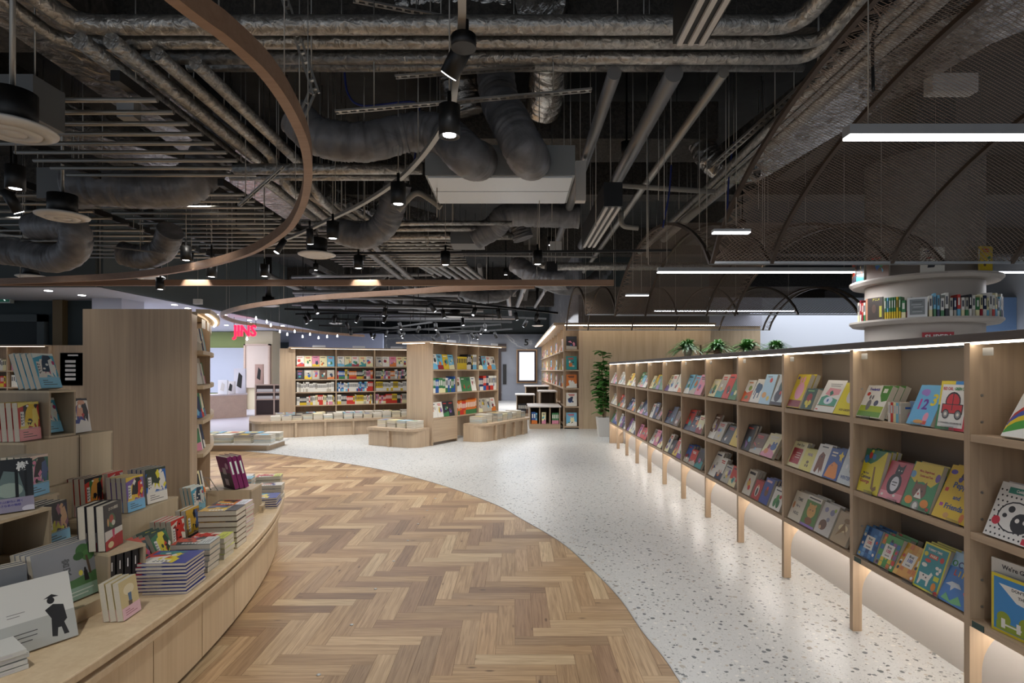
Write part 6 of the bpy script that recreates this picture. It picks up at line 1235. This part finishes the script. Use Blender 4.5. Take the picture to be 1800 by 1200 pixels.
# ---- timber rings
def band(name, label, pts, hz=.085, wz=.05, n=10, rodn=7, rodz=SLAB):
    o = thing(name, label, 'timber ring', tuple(pts[0])); q = smooth(pts, n); b_ = MB(); b_.tube(q, 0, RINGW, prof=rect(wz, hz), flatn=True); b_.build('timber_band', o)
    for i in range(rodn): p = q[int((i+.5)*len(q)/rodn)]; b_ = MB(); b_.tube([p+Vector((0, 0, hz/2)), (p.x, p.y, top_z(p))], .003, GALV, 5); b_.build('suspension_wire', o)
ZR = 2.70
def rp_(x, y): return tuple(PZ(x, y, ZR))
band('timber_ring', 'large curved timber ring sweeping over the counter', [(-1.75, .55, ZR), (-1.28, 1.25, ZR)]+[rp_(*a) for a in [(330, 0), (397, 50), (468, 118), (514, 190), (537, 250), (541, 310), (528, 362), (497, 405), (430, 444), (330, 470), (200, 486)]]+[(-7.4, 8.08, ZR)], n=8)
band('timber_beam', 'straight timber beam crossing the hall behind the ring', [(-8.6, 8.17, ZR), (-3, 8.17, ZR), (1.42, 8.17, ZR)], n=3, rodn=6)
band('timber_ring', 'second timber ring curving toward the red letters', [rp_(*a) for a in [(940, 502), (800, 507), (700, 514), (560, 523), (450, 536), (398, 548), (392, 556), (425, 567), (500, 577), (570, 585), (640, 590)]], n=8)
# ---- track, downlights and spots
tr = [(812, -20), (812, 30), (808, 90), (800, 150), (793, 190), (768, 238), (735, 282), (700, 316), (650, 350), (600, 376), (500, 421), (400, 452), (300, 472)]
t_ = thing('lighting_track', 'curved lighting track carrying the black lamps', 'track', tuple(PZ(812, 30, 3.0)))
b_ = MB(); b_.tube(smooth([PZ(x, y, 3.0) for x, y in tr], 6), 0, GALV, prof=rect(.035, .03), flatn=True); b_.build('rail', t_)
rods(t_, [PZ(808, 90, 3.01), PZ(735, 282, 3.01), PZ(600, 376, 3.01), PZ(400, 452, 3.01)])
t_ = thing('lighting_track', 'straight track across the hall behind the air unit', 'track', tuple(PZ(630, 442, 3.0)))
a, b2 = PZ(560, 446, 3.0), PZ(1180, 440, 3.0); b_ = MB(); b_.tube([a, b2], 0, DARKM, prof=rect(.035, .03)); b_.build('rail', t_); rods(t_, [a+(b2-a)*.2, a+(b2-a)*.7])
def can(px, py, z, lb, power=26, r_=.06, zt_=3.0, ang=1.5):
    p = PZ(px, py, z); t_ = thing('cylinder_lamp', lb, 'lamp', tuple(p), group='black cylinder lamps')
    b_ = MB(); n = 28; rr_ = [(r_*.62, .012), (r_*.9, 0), (r_, 0), (r_, .17), (.012, .172), (.012, max(zt_, z+.19)-z)]
    b_.lathe(tuple(p), rr_, BLACK, n); b_.build('housing', t_)
    b_ = MB(); b_.cyl(p, r_*.6, z+.006, z+.0115, LEDS, 18); b_.build('lens', t_)
    if zt_ > 4: pass
    else: rods(t_, [Vector((p.x, p.y, zt_))])
    lamp('lamp_light', 'SPOT', (p.x, p.y, z-.02), power, (1, .94, .86), size=.05, spot=ang, blend=.7)
for i, (px, py) in enumerate([(790, 240), (700, 360), (585, 420), (630, 472), (783, 466), (945, 465), (465, 486), (27, 333), (327, 458), (372, 487), (282, 509)]):
    can(px, py, 2.75 if i < 9 else 2.6, 'black cylinder lamp, %s of the hanging ones counted from the top centre' % ORD[i], 60 if i < 7 else 35)
for i, (x, y) in enumerate([(-1.6, .6), (1.0, .4), (.3, -1.5), (-2.6, -1.2), (1.1, 5.6), (-3.6, 6.4), (.6, 9.6), (-4.8, 9.8), (-6.2, 7.0), (3.4, 8.5), (3.6, 3.4), (-2.9, 11.6), (-.2, 12.6), (-4.2, 12.0)]):  # invented lamps, added to brighten the hall and the near counter
    p = Vector((x, y, 3.55)); t_ = thing('added_high_lamp', '%s added lamp hanging high between the services' % ORD[i], 'lamp', tuple(p), group='added high lamps between services')
    b_ = MB(); b_.lathe(tuple(p), [(.03, .01), (.05, 0), (.055, 0), (.055, .14), (.01, .142), (.01, 1.15)], BLACK, 16); b_.build('housing', t_)
    b_ = MB(); b_.cyl(p, .03, p.z+.004, p.z+.009, LEDS, 12); b_.build('lens', t_)
    lamp('lamp_light', 'SPOT', (x, y, 3.52), 150 if i in (0, 3) else 80, (1, .95, .88), size=.05, spot=1.7, blend=.8)
def spot(px, py, Y, az, tilt, lb, L_=.2, r_=.035, power=0, group='tilted black spotlights'):
    p = P(px, py, Y); d_ = Vector((math.sin(az)*math.sin(tilt), math.cos(az)*math.sin(tilt), -math.cos(tilt)))
    t_ = thing('spotlight', lb, 'spotlight', tuple(p), group=group)
    b_ = MB(); b_.tube([p-d_*L_/2, p+d_*L_/2], r_, BLACK, 14); b_.build('housing', t_)
    b_ = MB(); b_.tube([p+d_*(L_/2+.0005), p+d_*(L_/2+.004)], r_*(.85 if group[:5] != 'small' else .55), LEDS if group[:5] != 'small' else LEDC, 14); b_.build('lens', t_)
    b_ = MB(); q = p-d_*L_*.4; b_.tube([q, (q.x, q.y, q.z+.1)], .012, BLACK, 8); b_.build('arm', t_)
    if power: lamp('spot_light', 'SPOT', tuple(p+d_*(L_/2+.02)), power, (1, .95, .89), rot=d_.to_track_quat('-Z', 'Y').to_euler(), size=.04, spot=.8, blend=.6)
    return q
q = spot(806, 99, 2.75, -.9, .75, 'tilted black spotlight under the track at the top centre', .19, .048, 60); b_ = MB(); b_.cyl(PZ(815, 66, 2.98), .058, 2.93, 2.985, BLACK, 20); b_.build('track_adapter', label='round black adapter on the track above the tilted spotlight', cat='adapter')
spot(21, 353, 4.4, .5, .5, 'tilted spotlight near the left ceiling diffuser', .18, .04, 30); spot(545, 415, 6.2, -.2, .4, 'bright spotlight over the round diffuser', .16, .036, 40); spot(493, 432, 6.6, -2, .5, 'dark tilted spotlight seen from its side by the ring', .18, .036)
for i, (px, Y) in enumerate([(335, 7.9), (638, 7.9)]):
    p = Vector(((px-905)/1000*8.0, 8.02, 3.0)); t_ = thing('beam_spot', ['small spotlight washing the timber beam near the curved bookcase', 'small spotlight washing the middle of the timber beam'][i], 'spotlight', tuple(p))
    b_ = MB(); b_.cyl(p, .03, 2.98, 3.10, BLACK, 12); b_.build('housing', t_); rods(t_, [Vector((p.x, p.y, 3.1))]); lamp('beam_light', 'SPOT', (p.x, p.y, 2.955), 45, rot=(.45, 0, 0), size=.02, spot=1.3, blend=.4)
# far field of black tracks with small spots
for i, (x0, y0, x1, y1, z) in enumerate([(500, 543, 960, 560, 2.95), (540, 560, 900, 566, 2.9), (560, 572, 860, 583, 2.85), (640, 585, 880, 570, 2.85), (480, 528, 940, 545, 3.0), (700, 520, 980, 550, 2.95), (740, 590, 900, 578, 2.8), (600, 600-12, 760, 566, 2.9), (520, 552, 700, 548, 3.0)]):
    a, b2 = PZ(x0, y0, z), PZ(x1, y1, z)
    t_ = thing('lighting_track', '%s of the far black tracks above the bookcases' % ORD[i], 'track', tuple(a), group='far black tracks'); b_ = MB(); b_.tube([a, b2], 0, BLACK, prof=rect(.04, .05)); b_.build('rail', t_)
    for t in (.1, .5, .9): p = a+(b2-a)*t; b_ = MB(); b_.tube([p, (p.x, p.y, top_z(p))], .01, BLACK, 5); b_.build('stem', t_)
    m = 4
    for k in range(m):
        p = a+(b2-a)*((k+.5+rd.uniform(-.25, .25))/m); q = spot(905+p.x/p.y*1000, 650-(p.z-.17-EYE)/p.y*1000, p.y, rd.uniform(-3, 3), rd.uniform(.2, .7), '%s small spotlight on the %s far track' % (ORD[k], ORD[i]), .2, .05, 0, 'small spotlights on the far tracks')
# spots added without fixtures to brighten the far bookcases and marble wall
for (x, y, p_) in [(-3.6, 11.6, 90), (-4.8, 12.3, 90), (-1.0, 9.6, 90), (.2, 11.8, 90), (.4, 22, 260), (-2, 18, 160), (-9.5, 9.4, 60), (-6.5, 15, 90)]:
    lamp('far_fill_spot', 'SPOT', (x, y, 2.7), p_, (1, .95, .88), rot=(.25, 0, 0), size=.06, spot=1.6, blend=.7)
FARP = flat('far_pipe_grey', '#9a9a9c', .45, .4)
for i in range(16):
    y = 12.2+i*.7; x0 = -6.5+rd.random()*3; x1 = x0+rd.uniform(2.5, 6); z = rd.uniform(3.15, 3.7)
    if y > 22: continue
    pipe('service_pipe', '%s grey pipe crossing the far ceiling beyond the tracks' % ORD[i], [(x0, y, z), (x1, y+rd.uniform(-.3, .3), z)], rd.uniform(.03, .07), FARP, 'pipe', 2.5, 8, group='grey pipes of the far ceiling')
for i in range(12):
    x = -5.6+i*.6; y = rd.uniform(11.5, 14); z = rd.uniform(3.5, 3.9)
    pipe('service_pipe', '%s grey pipe running deep along the far ceiling' % ORD[i], [(x, y, z), (x+rd.uniform(-.4, .4), y+8, z)], rd.uniform(.03, .08), FARP, 'pipe', 3, 8, group='deep grey pipes of the far ceiling')
for i, (x, y) in enumerate([(-4.6, 13.2), (-1.4, 14.6), (-3.2, 16.4), (.6, 13.0)]):
    flex('flexible_duct', '%s far grey fabric duct above the central bookcases' % ORD[i], [(x, y, 3.5), (x+.5, y+.1, 3.35), (x+1.1, y, 3.4), (x+1.5, y+.2, 3.8)], .17, hang=[(x+.6, y+.1, 3.5)])
# ---- linear lights under the mesh vaults
for i, (x0, x1, y, z, lb) in enumerate([(1.49, 3.9, 2.56, 2.5, 'long white linear lamp nearest the camera under the mesh'), (1.53, 3.63, 6.1, 2.5, 'long white linear lamp ending at the round column'), (1.56, 1.88, 8.0, 2.5, 'short bright linear lamp under the far mesh vault'), (1.51, 1.79, 4.34, 2.5, 'short linear lamp behind the mesh'), (4.9, 7.4, 6.1, 2.5, 'white linear lamp beyond the round column'), (2.6, 5.2, 10.6, 2.55, 'faint long linear lamp under the farthest mesh')]):
    t_ = thing('linear_lamp', lb, 'linear lamp', (x0, y, z)); b_ = MB(); b_.box(x0, x1, y-.03, y+.03, z+.0, z+(.045 if i < 2 else .02), ALU); b_.build('housing', t_)
    b_ = MB(); b_.box(x0+.002, x1-.002, y-.028, y+.028, z-.009, z-.0005, LEDS if i < 2 else LEDC); b_.build('diffuser', t_)
    for x in (x0+.1, x1-.1): b_ = MB(); b_.tube([(x, y, z+.05), (x, y, top_z((x, y)))], .003, GALV, 5); b_.build('suspension_wire', t_)
    lamp('linear_light', 'AREA', ((x0+x1)/2, y, z-.03), 10*(x1-x0), (.95, .96, 1), size=x1-x0-.02, size_y=.05)
# ---- expanded metal vaults
def vault(label, xl, xr, y0, y1, z0, rise, zr=None, n=40, dens=.042):
    o = thing('mesh_vault', label, 'mesh vault', (xl, y0, z0), group=None)
    def pt(x, t): y = y0+(y1-y0)*t; return Vector((x, y, z0+rise*(1-(2*t-1)**2)**.75))
    arc = (y1-y0)*2.1; nd = int((xr-xl+arc)/dens); b_ = MB(); steps = 40; wd = .009
    for s_ in (1, -1):
        for k in range(nd+1):
            prev = None
            for j in range(steps+1):
                t = j/steps; x = (xl-arc+k*dens+t*arc) if s_ == 1 else (xl+k*dens-t*arc)
                if xl-.13 <= x <= xr+.13:
                    x = min(max(x, xl), xr-wd); p = pt(x, t); q = p+Vector((wd, 0, .0))
                    if prev: b_.face([prev[0], prev[1], q, p], MESHM)
                    prev = (p, q)
                else: prev = None
    b_.build('expanded_mesh', o)
    xs = [xl+.012]+[xl+.52+1.03*i for i in range(12) if xl+.52+1.03*i < xr-.1]+[xr-.012]
    for x in xs: b_ = MB(); b_.tube([pt(x, j/28)-Vector((0, 0, .012)) for j in range(29)], 0, FRAMEM, prof=rect(.03, .03)); b_.build('arch_rib', o)
    for t in (0, 1): y = pt(xl, t).y; b_ = MB(); b_.box(xl, xr, y-.012+(0 if t else .013), y+.012-(.013 if t else 0), z0-.02, z0, ALU); b_.build('edge_rail', o)
    for x in xs[:4]:
        for t in (.02, .5): p = pt(x, t); b_ = MB(); b_.tube([p, (p.x, p.y, top_z(p))], .003, GALV, 5); b_.build('suspension_wire', o)
vault('nearest bronze expanded mesh vault over the picture book shelf', 1.68, 7.6, .05, 4.88, 2.38, .83)
vault('middle bronze mesh vault around the round column', 1.68, 3.72, 4.92, 9.6, 2.38, .80)
vault('farthest bronze mesh vault beyond the column', 1.20, 6.0, 9.66, 13.4, 2.40, .7, dens=.055)
